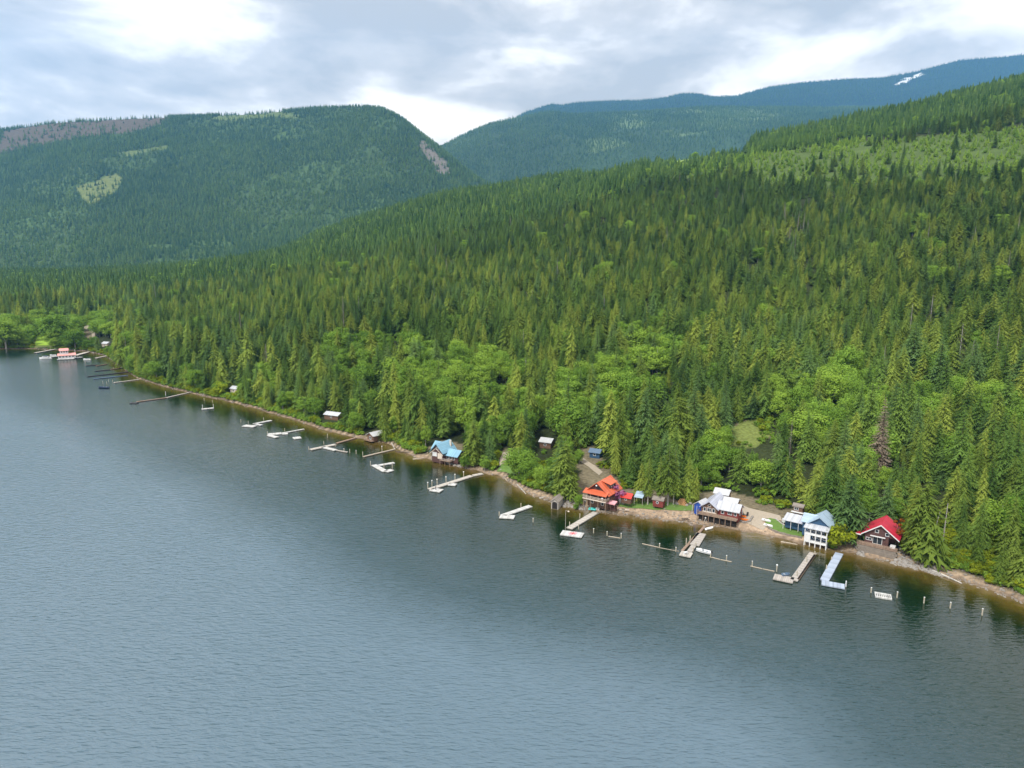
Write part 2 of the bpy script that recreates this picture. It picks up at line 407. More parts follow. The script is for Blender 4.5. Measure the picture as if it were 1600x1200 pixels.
# left mountain and the far ranges
def m1_tone(s, PX, PY):
    T = np.empty(PX.shape + (3,)); T[:] = (0.050, 0.090, 0.028)
    n = fbm(s.X, s.D, 500, 4)[..., None]; T = T * (1 + 0.6 * n)
    PX = PX + 16 * fbm(s.X, s.D, 150, 3); PY = PY + 7 * fbm(s.X + 500, s.D, 150, 3)
    m = inpoly(PX, PY, [(120, 292), (180, 272), (195, 280), (185, 300), (150, 318), (120, 312)]); T[m] = (0.13, 0.16, 0.05)
    for c in ([(190, 236), (262, 228), (262, 236), (200, 244)], [(340, 176), (470, 176), (460, 184), (340, 186)], [(100, 262), (150, 250), (150, 256), (110, 270)]):
        m = inpoly(PX, PY, c); T[m] = (0.10, 0.14, 0.045)
    m = inpoly(PX, PY, [(0, 200), (100, 186), (280, 172), (240, 200), (130, 215), (0, 240)]); T[m] = (0.090, 0.075, 0.055)
    m = inpoly(PX, PY, [(655, 215), (668, 225), (690, 255), (698, 272), (676, 270), (662, 245)]); T[m] = (0.15, 0.135, 0.115)
    return T
M1 = Sheet('left_mountain', np.linspace(-1.1, 0.25, 240), (2200, 6000, 150),
    [by_px([(-300, 436, 2250), (0, 434, 2250), (300, 426, 2250), (600, 405, 2300), (1000, 400, 2400)]),
     by_px([(-300, 395, 2750), (0, 385, 2700), (150, 372, 2700), (300, 378, 2700), (450, 372, 2700), (600, 355, 2750), (760, 345, 2800), (1000, 390, 2800)]),
     by_px([(-300, 320, 3400), (0, 310, 3300), (150, 285, 3300), (300, 300, 3300), (450, 285, 3300), (600, 270, 3300), (700, 285, 3300), (760, 310, 3200), (1000, 370, 3200)]),
     by_px([(-300, 215, 4200), (0, 203, 4200), (100, 188, 4250), (200, 181, 4250), (300, 176, 4300), (400, 173, 4300), (450, 168, 4300), (500, 165, 4300), (560, 164, 4200), (600, 169, 4100), (620, 178, 4050),
            (640, 192, 4000), (665, 212, 3900), (690, 230, 3800), (720, 256, 3700), (745, 274, 3600), (800, 305, 3500), (1000, 360, 3500)])],
    [(1.2, 0.97), (1.3, 0.6)], lambda D, U: 42 * np.clip((D - 2500) / 600, 0, 1) * np.where(D > 3700, 0.35, 1), 700, m1_tone)
def m2_tone(s, PX, PY):
    T = np.empty(PX.shape + (3,)); T[:] = (0.040, 0.075, 0.026)
    n = fbm(s.X, s.D, 700, 4); T = T * (1 + 0.6 * n[..., None])
    m = inpoly(PX, PY, [(850, 240), (1000, 165), (1220, 165), (1210, 190), (1050, 215), (900, 245)]) & (n > -0.05); T[m] = (0.10, 0.15, 0.05)
    return T
M2 = Sheet('valley_mountain', np.linspace(-0.35, 1.0, 240), (4300, 9000, 130),
    [by_px([(400, 400, 4400), (700, 330, 4400), (900, 300, 4400), (1100, 290, 4400), (1800, 290, 4400)]),
     by_px([(400, 380, 5000), (700, 270, 5000), (760, 240, 5000), (860, 225, 5000), (1000, 215, 5000), (1200, 205, 5000), (1800, 200, 5000)]),
     by_px([(400, 300, 5800), (640, 262, 5800), (690, 225, 5800), (720, 208, 5800), (760, 191, 5900), (800, 181, 6000), (860, 170, 6200), (900, 176, 6200), (1000, 172, 6300), (1100, 165, 6300), (1200, 165, 6400), (1300, 165, 6400), (1800, 165, 6400)])],
    [(1.15, 0.9), (1.3, 0.6)], lambda D, U: np.where(D > 5600, 12, 45), 900, m2_tone)
def m3_tone(s, PX, PY):
    T = np.empty(PX.shape + (3,)); T[:] = (0.010, 0.028, 0.020)
    q = fbm(s.X, s.D, 60, 3) * 3; m = inpoly(PX + q, PY + q, [(1398, 132), (1412, 124), (1440, 113.5), (1443, 116), (1420, 126), (1402, 133)]); T[m] = (0.55, 0.57, 0.6)
    return T
M3 = Sheet('far_blue_ridge', np.linspace(-0.3, 1.1, 560), (7600, 10500, 200),
    [by_px([(500, 300, 7700), (860, 200, 7700), (1200, 185, 7700), (1800, 170, 7700)]),
     by_px([(500, 290, 8300), (860, 180, 8300), (1100, 165, 8300), (1250, 152, 8300), (1450, 140, 8300), (1800, 130, 8300)]),
     by_px([(500, 280, 9200), (780, 200, 9200), (820, 175, 9200), (862, 162, 9200), (880, 164, 9200), (900, 160, 9200), (960, 157, 9200), (1000, 157, 9200), (1040, 152, 9200), (1062, 146, 9200), (1090, 146, 9200), (1115, 151, 9200), (1150, 150, 9200), (1200, 136, 9200),
            (1250, 129, 9200), (1320, 123, 9200), (1380, 120, 9200), (1420, 113, 9200), (1450, 106, 9200), (1500, 93, 9200), (1540, 90, 9200), (1570, 88, 9200), (1600, 84, 9200), (1800, 60, 9200)])],
    [(1.1, 0.95), (1.2, 0.7)], lambda D, U: np.where(D > 8700, 8, 35), 800, m3_tone)
for s_ in (M1, M2, M3): s_.build()

# ------------------------------------------------------------------ water
def build_water():
    m, t, p = new_mat('water'); MATS['water'] = m
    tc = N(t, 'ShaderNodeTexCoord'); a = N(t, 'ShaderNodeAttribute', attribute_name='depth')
    # bed colour at the edge, tree reflection painted as dark green band, open-water colour beyond
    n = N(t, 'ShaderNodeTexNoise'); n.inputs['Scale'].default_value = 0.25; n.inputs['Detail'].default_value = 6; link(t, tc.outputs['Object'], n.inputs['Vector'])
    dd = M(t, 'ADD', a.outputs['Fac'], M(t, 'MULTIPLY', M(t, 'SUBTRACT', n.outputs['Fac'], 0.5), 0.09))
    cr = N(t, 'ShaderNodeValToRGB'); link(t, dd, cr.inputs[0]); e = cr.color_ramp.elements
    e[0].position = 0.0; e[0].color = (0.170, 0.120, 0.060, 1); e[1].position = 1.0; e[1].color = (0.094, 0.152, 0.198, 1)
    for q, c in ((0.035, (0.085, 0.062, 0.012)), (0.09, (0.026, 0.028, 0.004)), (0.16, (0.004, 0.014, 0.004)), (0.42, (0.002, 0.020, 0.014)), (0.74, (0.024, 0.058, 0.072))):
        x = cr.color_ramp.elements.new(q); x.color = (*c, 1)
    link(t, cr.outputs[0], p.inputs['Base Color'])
    p.inputs['Roughness'].default_value = 0.17; p.inputs['IOR'].default_value = 1.58
    def wave(rot, sc, scale, det, off=(0, 0, 0)):
        mp = N(t, 'ShaderNodeMapping'); mp.inputs['Rotation'].default_value = (0, 0, rot); mp.inputs['Scale'].default_value = sc; mp.inputs['Location'].default_value = off
        link(t, tc.outputs['Object'], mp.inputs[0])
        x = N(t, 'ShaderNodeTexNoise'); x.inputs['Scale'].default_value = scale; x.inputs['Detail'].default_value = det; x.inputs['Roughness'].default_value = 0.5
        x.inputs['Distortion'].default_value = 0.4
        link(t, mp.outputs[0], x.inputs['Vector']); return x.outputs['Fac']
    w1 = wave(R(-22), (0.45, 1.6, 1), 1.05, 3); w2 = wave(R(28), (0.6, 1.5, 1), 0.62, 2, (30, 4, 0)); w3 = wave(R(5), (0.7, 1.2, 1), 2.2, 2, (5, 50, 0))
    patch = wave(R(-20), (0.5, 1.3, 1), 0.018, 3, (3, 8, 0))
    hgt = M(t, 'ADD', M(t, 'ADD', M(t, 'MULTIPLY', w1, 0.55), M(t, 'MULTIPLY', w2, 0.5)), M(t, 'MULTIPLY', w3, 0.12))
    b = N(t, 'ShaderNodeBump'); b.inputs['Distance'].default_value = 0.68
    calm = M(t, 'MULTIPLY_ADD', M(t, 'POWER', a.outputs['Fac'], 1.3), 0.88, 0.12)
    link(t, M(t, 'MULTIPLY', M(t, 'MULTIPLY_ADD', patch, 0.6, 0.5), calm), b.inputs['Strength'])
    link(t, M(t, 'MULTIPLY_ADD', a.outputs['Fac'], 0.14, 0.04), p.inputs['Roughness'])
    link(t, hgt, b.inputs['Height']); link(t, b.outputs[0], p.inputs['Normal'])
    th = np.concatenate([np.linspace(-180, -48, 30)[:-1], np.linspace(-48, 50, 460), np.linspace(50, 180, 30)[1:]]) * math.pi / 180
    rows = np.concatenate([[0.02], np.linspace(0.1, 0.6, 12), np.linspace(0.62, 1.0, 110)])
    uq = np.linspace(-1.15, 1.25, 700); dq = np.interp(uq, SU, SDd); xq = uq * dq
    V, A = [], []
    for q in th:
        front = abs(q) < R(49.5); u = math.tan(q) if front else 0
        if front: dsh = float(shore_d(np.array([u]))[0]); Rm = (dsh + 9) / math.cos(q)
        else: Rm = 2500
        for k in rows:
            r = Rm * k; x = r * math.sin(q); y = r * math.cos(q); V.append((x, y, 0.0))
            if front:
                dist = math.sqrt(float(np.min((xq - x) ** 2 + (dq - y) ** 2))) if y < dsh else 0.0; A.append(min(dist / 85, 1))  # 'depth' holds distance from shore and places the painted reflection band
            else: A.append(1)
    nr = len(rows); I = np.arange(len(V)).reshape(len(th), nr)
    F = np.stack([I[:-1, :-1], I[:-1, 1:], I[1:, 1:], I[1:, :-1]], -1).reshape(-1, 4)
    F = F[:, ::-1]
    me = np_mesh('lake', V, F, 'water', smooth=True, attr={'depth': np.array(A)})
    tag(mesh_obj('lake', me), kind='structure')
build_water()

# ------------------------------------------------------------------ trees: shapes
def conifer_geo(seed, Hh=20.0, Rr=3.2, lev=46, nb=7, base=0.08, seg=4, droop=0.35, power=0.85, wid=0.34, irregular=0.2, trunk=True):
    r = np.random.default_rng(seed); V = []; F = []
    zs = np.linspace(Hh * base, Hh * 0.985, lev)
    lump = r.random(12)
    for li, z in enumerate(zs):
        t = (z - Hh * base) / (Hh * (1 - base))
        prof = (1 - t) ** power * (0.55 + 0.45 * min(1, t / 0.12)) + 0.03
        n = max(3, int(round(nb * (0.55 + 0.45 * (1 - t)))))
        a0 = r.random() * 6.28
        for k in range(n):
            a = a0 + 6.283 * k / n + r.normal(0, 0.2)
            lp = 1 + irregular * (lump[int((a % 6.283) / 6.283 * 6) % 6 + (6 if t > 0.5 else 0)] - 0.5) * 2
            L = Rr * prof * lp * r.uniform(0.7, 1.15)
            zz = z + r.normal(0, Hh / lev * 0.35)
            dx, dy = math.cos(a), math.sin(a); sxx, syy = -dy, dx
            ax = []
            for j in range(seg + 1):
                q = j / seg
                ax.append((dx * L * q, dy * L * q, zz + L * (0.22 * q * (1 - t * 0.3) - droop * 1.6 * q * q) + (0.45 * L * t * q)))
            for j in range(seg):
                q = (j + 0.5) / seg; ww = L * wid * (1 - q) ** 0.6 * (0.7 + 0.6 * r.random()) + 0.12
                p0, p1 = ax[j], ax[j + 1]
                for sg in (1, -1):
                    f = 0.55
                    tip = (p1[0] + dx * L * f / seg + sxx * sg * ww, p1[1] + dy * L * f / seg + syy * sg * ww, p1[2] - 0.30 * ww - 0.05 * L + r.normal(0, 0.06))
                    b = len(V); V += [p0, p1, tip]; F.append((b, b + 1, b + 2))
    nf = len(F)
    TV, TF = [], []
    if trunk:
        rr = Hh * 0.011; n = 6
        rings = [(0, 1.3), (Hh * 0.3, 0.85), (Hh * 0.98, 0.06)]
        for z, s in rings:
            for i in range(n): TV.append((rr * s * math.cos(6.283 * i / n), rr * s * math.sin(6.283 * i / n), z))
        for k in range(2):
            for i in range(n):
                j = (i + 1) % n; a_, b_, c_, d_ = k * n + i, k * n + j, (k + 1) * n + j, (k + 1) * n + i
                TF += [(a_, b_, c_), (a_, c_, d_)]
    return np.array(V), np.array(F), np.array(TV), np.array(TF)

def low_conifer_geo(seed, Hh=20.0, Rr=4.0, lev=9, nb=6, power=0.9, droop=0.45):
    r = np.random.default_rng(seed); V = []; F = []
    for li in range(lev):
        t = li / lev; z = Hh * (0.1 + 0.82 * t); n = nb
        a0 = r.random() * 6.28
        for k in range(n):
            a = a0 + 6.283 * k / n + r.normal(0, 0.12); L = Rr * ((1 - t) ** power + 0.06) * r.uniform(0.75, 1.15); ww = L * 0.5
            dx, dy = math.cos(a), math.sin(a); b = len(V); top = z + Hh * 0.13
            V += [(0, 0, top), (dx * L * 0.6 - dy * ww, dy * L * 0.6 + dx * ww, z + 0.1 * L), (dx * L, dy * L, z - droop * L + 0.3), (dx * L * 0.6 + dy * ww, dy * L * 0.6 - dx * ww, z + 0.1 * L)]
            F += [(b, b + 1, b + 2), (b, b + 2, b + 3)]
    b = len(V); V += [(0.35, 0, Hh * 0.88), (-0.2, 0.3, Hh * 0.88), (-0.2, -0.3, Hh * 0.88), (0, 0, Hh)]
    F += [(b, b + 1, b + 3), (b + 1, b + 2, b + 3), (b + 2, b, b + 3)]
    return np.array(V), np.array(F)

def leafy_geo(seed, Hh=12.0, Rr=4.0, blobs=44, leaves=110, size=0.25, base=0.25):
    r = np.random.default_rng(seed); V = []; F = []
    cz = Hh * (0.5 + base / 2); rz = Hh * (1 - base) / 2
    TV, TF = [], []
    def limb(a, c, r0, r1, n=5):
        a = Vector(a); c = Vector(c); d = (c - a).normalized(); u = d.orthogonal().normalized(); w_ = d.cross(u); b = len(TV)
        for q, rr in ((a, r0), (c, r1)):
            for i in range(n):
                tt = 6.283 * i / n; TV.append(tuple(q + (u * math.cos(tt) + w_ * math.sin(tt)) * rr))
        for i in range(n):
            j = (i + 1) % n; TF.append((b + i, b + j, b + n + j)); TF.append((b + i, b + n + j, b + n + i))
    limb((0, 0, 0), (0, 0, Hh * 0.4), Hh * 0.018, Hh * 0.012); limb((0, 0, Hh * 0.4), (0.1, 0, Hh * 0.85), Hh * 0.012, Hh * 0.003)
    for b_ in range(blobs):
        ph = r.random() * 6.283; ct = r.uniform(-0.85, 1.0); st = math.sqrt(max(0, 1 - ct * ct)); rad = r.uniform(0.35, 0.8)
        c = np.array([Rr * rad * st * math.cos(ph), Rr * rad * st * math.sin(ph), cz + rz * rad * ct]); br = Rr * r.uniform(0.28, 0.5)
        if b_ < 7: limb((0, 0, max(Hh * 0.2, c[2] - rz * 0.5)), tuple(c), Hh * 0.006, Hh * 0.002, 4)
        for k in range(leaves):
            nrm = r.normal(size=3); nrm /= np.linalg.norm(nrm); nrm[2] = nrm[2] * 0.9 + 0.15
            pos = c + nrm * br * r.uniform(0.5, 1.15) * np.array([1, 1, 0.8])
            tdir = np.cross(nrm, r.normal(size=3)); tdir /= np.linalg.norm(tdir) + 1e-6; bdir = np.cross(nrm + r.normal(size=3) * 0.35, tdir); bdir /= np.linalg.norm(bdir) + 1e-6
            s_ = size * r.uniform(0.6, 1.3); i = len(V)
            V += [pos - tdir * s_, pos + bdir * s_ * 0.7, pos + tdir * s_, pos - bdir * s_ * 0.7]; F += [(i, i + 1, i + 2), (i, i + 2, i + 3)]
    return np.array(V), np.array(F), np.array(TV), np.array(TF)

def dead_geo(seed, Hh=18.0, Rr=2.2, lev=34, nb=5):
    r = np.random.default_rng(seed); V = []; F = []
    for z in np.linspace(Hh * 0.15, Hh * 0.97, lev):
        t = z / Hh
        for k in range(nb):
            a = r.random() * 6.283; L = Rr * ((1 - t) ** 0.8 + 0.08) * r.uniform(0.5, 1.1); dx, dy = math.cos(a), math.sin(a)
            for sg in range(4):
                q0, q1 = sg / 4, (sg + 1.3) / 4; b = len(V); o = 0.10 * L + 0.05
                V += [(dx * L * q0, dy * L * q0, z - 0.35 * L * q0), (dx * L * q1, dy * L * q1, z - 0.35 * L * q1), (dx * L * q1 - dy * o * (1 if sg % 2 else -1), dy * L * q1 + dx * o * (1 if sg % 2 else -1), z - 0.35 * L * q1 - 0.12)]
                F.append((b, b + 1, b + 2))
    n = 6; TV = []; TF = []
    for z, s in ((0, 1), (Hh, 0.15)):
        for i in range(n): TV.append((0.22 * s * math.cos(6.283 * i / n), 0.22 * s * math.sin(6.283 * i / n), z))
    for i in range(n):
        j = (i + 1) % n; TF += [(i, j, n + j), (i, n + j, n + i)]
    return np.array(V), np.array(F), np.array(TV), np.array(TF)

KINDS = {}   # kind -> list of variants (crown mesh, trunk mesh, joined mesh, height)
def add_kind(kind, geos, leaf, wood, Hh):
    KINDS[kind] = []
    for i, g in enumerate(geos):
        V, F, TV, TF = g
        crown = np_mesh(kind + '_crown', V, F, leaf); trunk = np_mesh(kind + '_trunk', TV, TF, wood)
        joined = np_mesh(kind, np.vstack([V, TV]), np.vstack([F, TF + len(V)]), [leaf, wood], np.r_[np.zeros(len(F)), np.ones(len(TF))])
        KINDS[kind].append((crown, trunk, joined, Hh))
add_kind('fir', [conifer_geo(s, 20, r_, irregular=0.3, wid=0.4) for s, r_ in ((1, 3.9), (2, 4.4), (3, 3.4), (4, 5.0))], 'fir_green', 'bark', 20)
add_kind('cedar', [conifer_geo(s, 20, r_, lev=50, droop=0.5, power=0.62, wid=0.42, irregular=0.35) for s, r_ in ((11, 3.7), (12, 4.2), (13, 3.1))], 'cedar_green', 'bark', 20)
add_kind('spruce', [conifer_geo(s, 20, r_, lev=48, droop=0.3, power=0.75, base=0.03, irregular=0.35) for s, r_ in ((21, 4.6), (22, 3.9))], 'spruce_grey_green', 'bark', 20)
add_kind('bare_stem_fir', [conifer_geo(s, 20, r_, lev=36, base=0.24, irregular=0.25, power=0.7) for s, r_ in ((25, 3.4), (26, 3.8))], 'cedar_green', 'pale_bark', 20)
add_kind('leafy', [leafy_geo(s, 12, r_, base=b_) for s, r_, b_ in ((31, 4.3, 0.06), (32, 3.8, 0.04), (33, 4.9, 0.10), (34, 3.4, 0.05))], 'leaf_green', 'pale_bark', 12)
add_kind('bush', [leafy_geo(s, 4, 2.2, 9, 60, 0.3, 0.0) for s in (41, 42)], 'leaf_green', 'bark', 4)
add_kind('yellow_bush', [leafy_geo(s, 5, 3.0, 14, 80, 0.3, 0.0) for s in (43, 44)], 'leaf_yellow', 'bark', 5)
add_kind('lilac', [leafy_geo(46, 5, 1.9, 14, 80, 0.22, 0.05)], 'lilac_flowers', 'bark', 5)
add_kind('rusty', [leafy_geo(47, 12, 1.8, 12, 45, 0.3, 0.1)], 'rust_leaves', 'bark', 12)
add_kind('dead', [dead_geo(s) for s in (51, 52)], 'dead_grey', 'pale_bark', 18)
add_kind('brown_dead', [conifer_geo(55, 22, 2.7, lev=50, droop=0.3, wid=0.36)], 'dead_brown', 'bark', 22)

def proto_collection(name, meshes):
    c = bpy.data.collections.new(name)
    for i, me in enumerate(meshes):
        o = bpy.data.objects.new('%s_%02d' % (name, i), me); c.objects.link(o)
    return c
def instancer(name, pts, scl, rotz, idx, coll, label, cat=None, kind='stuff'):
    me = bpy.data.meshes.new(name); n = len(pts); me.vertices.add(n); me.vertices.foreach_set('co', np.asarray(pts, np.float32).ravel())
    a = me.attributes.new('rot', 'FLOAT_VECTOR', 'POINT'); rv = np.zeros((n, 3), np.float32); rv[:, 2] = rotz
    rv[:, 0] = RNG.normal(0, 0.05, n); rv[:, 1] = RNG.normal(0, 0.05, n); a.data.foreach_set('vector', rv.ravel())
    a = me.attributes.new('siz', 'FLOAT_VECTOR', 'POINT'); a.data.foreach_set('vector', np.asarray(scl, np.float32).ravel())
    a = me.attributes.new('idx', 'INT', 'POINT'); a.data.foreach_set('value', np.asarray(idx, np.int32))
    o = mesh_obj(name, me); ng = bpy.data.node_groups.new(name, 'GeometryNodeTree')
    ng.interface.new_socket('Geometry', in_out='INPUT', socket_type='NodeSocketGeometry'); ng.interface.new_socket('Geometry', in_out='OUTPUT', socket_type='NodeSocketGeometry')
    gi = N(ng, 'NodeGroupInput'); go = N(ng, 'NodeGroupOutput'); ci = N(ng, 'GeometryNodeCollectionInfo')
    ci.inputs['Collection'].default_value = coll; ci.inputs['Separate Children'].default_value = True; ci.inputs['Reset Children'].default_value = True
    ip = N(ng, 'GeometryNodeInstanceOnPoints'); ip.inputs['Pick Instance'].default_value = True
    def na(nm, ty): x = N(ng, 'GeometryNodeInputNamedAttribute'); x.data_type = ty; x.inputs['Name'].default_value = nm; return x.outputs['Attribute']
    L = ng.links.new; L(gi.outputs[0], ip.inputs['Points']); L(ci.outputs[0], ip.inputs['Instance']); L(na('idx', 'INT'), ip.inputs['Instance Index'])
    L(na('rot', 'FLOAT_VECTOR'), ip.inputs['Rotation']); L(na('siz', 'FLOAT_VECTOR'), ip.inputs['Scale']); L(ip.outputs[0], go.inputs[0])
    md = o.modifiers.new('scatter', 'NODES'); md.node_group = ng
    return tag(o, label=label, cat=cat, kind=kind)

# ------------------------------------------------------------------ buildings and docks keep a clear view (px0, py0, px1, py1, distance)
KEEP = [(1334, 800, 1404, 862, 172), (1216, 798, 1300, 850, 182), (1080, 768, 1172, 815, 198), (903, 733, 968, 798, 205), (966, 764, 1046, 786, 212),
        (857, 772, 886, 788, 213), (670, 684, 722, 722, 258), (573, 660, 590, 684, 290), (841, 675, 866, 692, 275), (921, 700, 938, 712, 262), (1148, 776, 1222, 800, 205),
        (1236, 780, 1257, 794, 200), (360, 598, 374, 607, 400), (505, 646, 529, 654, 325), (157, 528, 174, 536, 640), (124, 508, 150, 522, 760), (54, 522, 80, 534, 640),
        (783, 700, 796, 728, 262), (896, 706, 930, 734, 250), (1145, 660, 1200, 682, 330), (1356, 622, 1390, 700, 222), (1456, 780, 1470, 800, 200)]
# ------------------------------------------------------------------ trees: placement
def scatter(xr, yr, sp_):
    gx = np.arange(xr[0], xr[1], sp_); gy = np.arange(yr[0], yr[1], sp_)
    X, Y = np.meshgrid(gx, gy); X = X.ravel() + RNG.uniform(-0.45, 0.45, X.size) * sp_; Y = Y.ravel() + RNG.uniform(-0.45, 0.45, Y.size) * sp_
    return X, Y
def visible(s, x, y, z, h, margin=0.006):
    return (z + h - H) / y > s.at(x, y, s.cm) - margin
BX, BY = scatter((-900, 900), (95, 720), 5.6)
k = BY < 700; BX, BY = BX[k], BY[k]
FX, FY = scatter((-3000, 2200), (700, 2900), 8.0)
X = np.r_[BX, FX]; Y = np.r_[BY, FY]
U = X / Y; k = (U > -0.98) & (U < 1.1); X, Y, U = X[k], Y[k], U[k]
T = Y - shore_d(U)
bw = np.interp(U, [-0.8, -0.3, 0.02, 0.1, 0.2, 0.55, 0.64, 0.8], [2.5, 4.5, 6, 8, 10, 10, 6.5, 4.6])
k = (T > bw) & (Y < np.interp(U, [-0.8, -0.2, 0.8], [3000, 2000, 1650])); X, Y, U, T = X[k], Y[k], U[k], T[k]
Z = main.at(X, Y); PX, PY, PS = project(X, Y, Z)
hn = 1 + 0.28 * fbm(X, Y, 90, 3)
Ht = RNG.normal(16.4, 4.9, len(X)).clip(6, 28) * hn
Ht *= np.interp(T, [5, 30, 60, 140, 300], [0.72, 0.95, 1.05, 0.98, 0.86])
leafy = np.zeros(len(X), bool)
jx = PX + 60 * fbm(X, Y, 25, 2); jy = PY + 30 * fbm(X + 400, Y, 25, 2)
for c in LEAFY: leafy |= inpoly(jx, jy, c) & (T < 420)
rnd = RNG.random(len(X))
leafy &= rnd < 0.76
leafy |= (T < 26) & (rnd > 0.80) & (Y < 500); leafy |= (T < 90) & (rnd > 0.90)
leafy |= (rnd > 0.965)
young = inpoly(PX + 30 * fbm(X, Y, 60, 3), PY + 12 * fbm(X + 700, Y, 60, 3), YOUNG) & (Y > 560)
young &= RNG.random(len(X)) < np.interp(PY + 25 * fbm(X, Y, 45, 3), [225, 262, 300], [0.97, 0.92, 0.45])
keep = ~((fbm(X + 900, Y, 16, 3) > 0.30) & (T > 40) & (Y < 1500))
for c in CLEARINGS: keep &= ~(inpoly(PX + 9 * fbm(X, Y, 9, 2), PY + 5 * fbm(X + 50, Y, 9, 2), c) & (T < 260))
for c in (CUT, FARCUT): keep &= ~((inpoly(PX, PY, c)) & (Y > 900) & (RNG.random(len(X)) < 0.97))
Ht = np.where(young, RNG.uniform(4, 9, len(X)), Ht); Ht = np.where(leafy & ~young, Ht * 0.68 + 1, Ht)
keep &= ~(leafy & (RNG.random(len(X)) < 0.2) & (T > 60))
TOPY = project(X, Y, Z + Ht)[1]
for x0, y0, x1, y1, dk in KEEP:
    hw = Ht * 0.13 * PS
    keep &= ~((PX + hw > x0) & (PX - hw < x1) & (TOPY < y1) & (PY > y0) & (Y < dk))
keep &= visible(main, X, Y, Z, Ht)
keep &= (PX > -260) & (PX < 1860)
X, Y, Z, U, T, PX, PY, PS, Ht, leafy, young, rnd, TOPY = [q[keep] for q in (X, Y, Z, U, T, PX, PY, PS, Ht, leafy, young, rnd, TOPY)]
kr = RNG.random(len(X)); tint = fbm(X, Y, 60, 3)
kind = np.where(leafy, 4, np.where(kr + tint * 0.5 < 0.46, 0, np.where(kr + tint * 0.5 < 0.80, 1, np.where(kr < 0.99, 2, 5))))
# 0 fir 1 cedar 2 spruce 4 leafy 5 dead
kind = np.where((T > 500) & (kind == 1) & (kr < 0.72), 0, kind)
deadz = inpoly(PX, PY, [(1210, 400), (1225, 345), (1262, 340), (1265, 390), (1240, 420)]) | inpoly(PX, PY, [(1500, 400), (1510, 380), (1530, 385), (1525, 410)])
kind = np.where(deadz & (RNG.random(len(X)) < 0.3), 5, kind)
KN = {0: 'fir', 1: 'cedar', 2: 'spruce', 4: 'leafy', 5: 'dead'}

LAND = [(1373, 'the crimson-roofed cabin'), (1275, 'the white-porched cottage'), (1118, 'the maroon lodge'), (1020, 'the maroon shed'),
        (938, 'the orange-roofed house'), (866, 'the arched boathouse'), (760, 'the lamp-post dock'), (697, 'the chalet'), (585, 'the grey-roofed boathouse'),
        (517, 'the half-hidden cottage'), (440, 'the F-shaped dock'), (366, 'the white-roofed cottage'), (250, 'the long pier'), (150, 'the far docks'), (95, 'the marina')]
LABELS = []
def tree_obj(kd, x, y, z, h, rz, label=None, cat='tree', name=None, wide=1.0, var=None, bucket=None):
    vs = KINDS[kd]; v = vs[var if var is not None else random.randrange(len(vs))]; s = h / v[3]
    nm = name or {'fir': 'fir_tree', 'cedar': 'cedar_tree', 'spruce': 'spruce_tree', 'leafy': 'broadleaf_tree', 'dead': 'dead_tree', 'bare_stem_fir': 'fir_tree'}.get(kd, kd)
    e_ = empty(nm, (x, y, z - 0.15), rz); e_.scale = (s * wide, s * wide, s)
    mesh_obj('crown' if kd not in ('bush', 'yellow_bush', 'lilac') else 'foliage', v[0], e_); mesh_obj('trunk' if kd not in ('bush', 'yellow_bush', 'lilac') else 'stems', v[1], e_)
    tag(e_, label=label, cat=cat)
    if bucket: LABELS.append((bucket, e_, x / y, cat))
    return e_
score = np.where(T < 20, 1.25, 1.0) * Ht * PS
inframe = (PX > -5) & (PX < 1605)
con = np.where(inframe & (kind != 4) & (kind != 5))[0]; con = con[np.argsort(-score[con])][:285]
lea = np.where(inframe & (kind == 4))[0]; lea = lea[np.argsort(-score[lea])][:230]
ded = np.where(inframe & (kind == 5))[0]; ded = ded[np.argsort(-score[ded])][:24]
single = np.zeros(len(X), bool); single[con] = True; single[lea] = True; single[ded] = True
TONE = {'fir': 'dark green fir', 'cedar': 'olive green cedar', 'spruce': 'grey-green spruce', 'leafy': 'bright green leafy tree', 'dead': 'bare grey dead conifer'}
for i in np.where(single)[0]:
    kd = KN[int(kind[i])]; lm = min(LAND, key=lambda q: abs(q[0] - PX[i])); dx = PX[i] - lm[0]
    side = 'straight above' if abs(dx) < 14 else ('left of' if dx < 0 else 'right of')
    row = 'on the shore' if T[i] < 16 else ('in the second row' if T[i] < 34 else ('on the lower slope' if T[i] < 80 else 'high in the forest'))
    big = 'tall' if Ht[i] > (19 if kd != 'leafy' else 12.5) else ('short' if Ht[i] < (13.5 if kd != 'leafy' else 9) else 'middling')
    wdd = random.uniform(0.78, 1.35)
    tree_obj(kd, X[i], Y[i], Z[i], Ht[i], random.random() * 6.28, bucket='%s %s %s %s, %s %s' % (big, 'slim' if wdd < 1.08 else 'broad', TONE[kd], row, side, lm[1]), wide=wdd)

rest = ~single
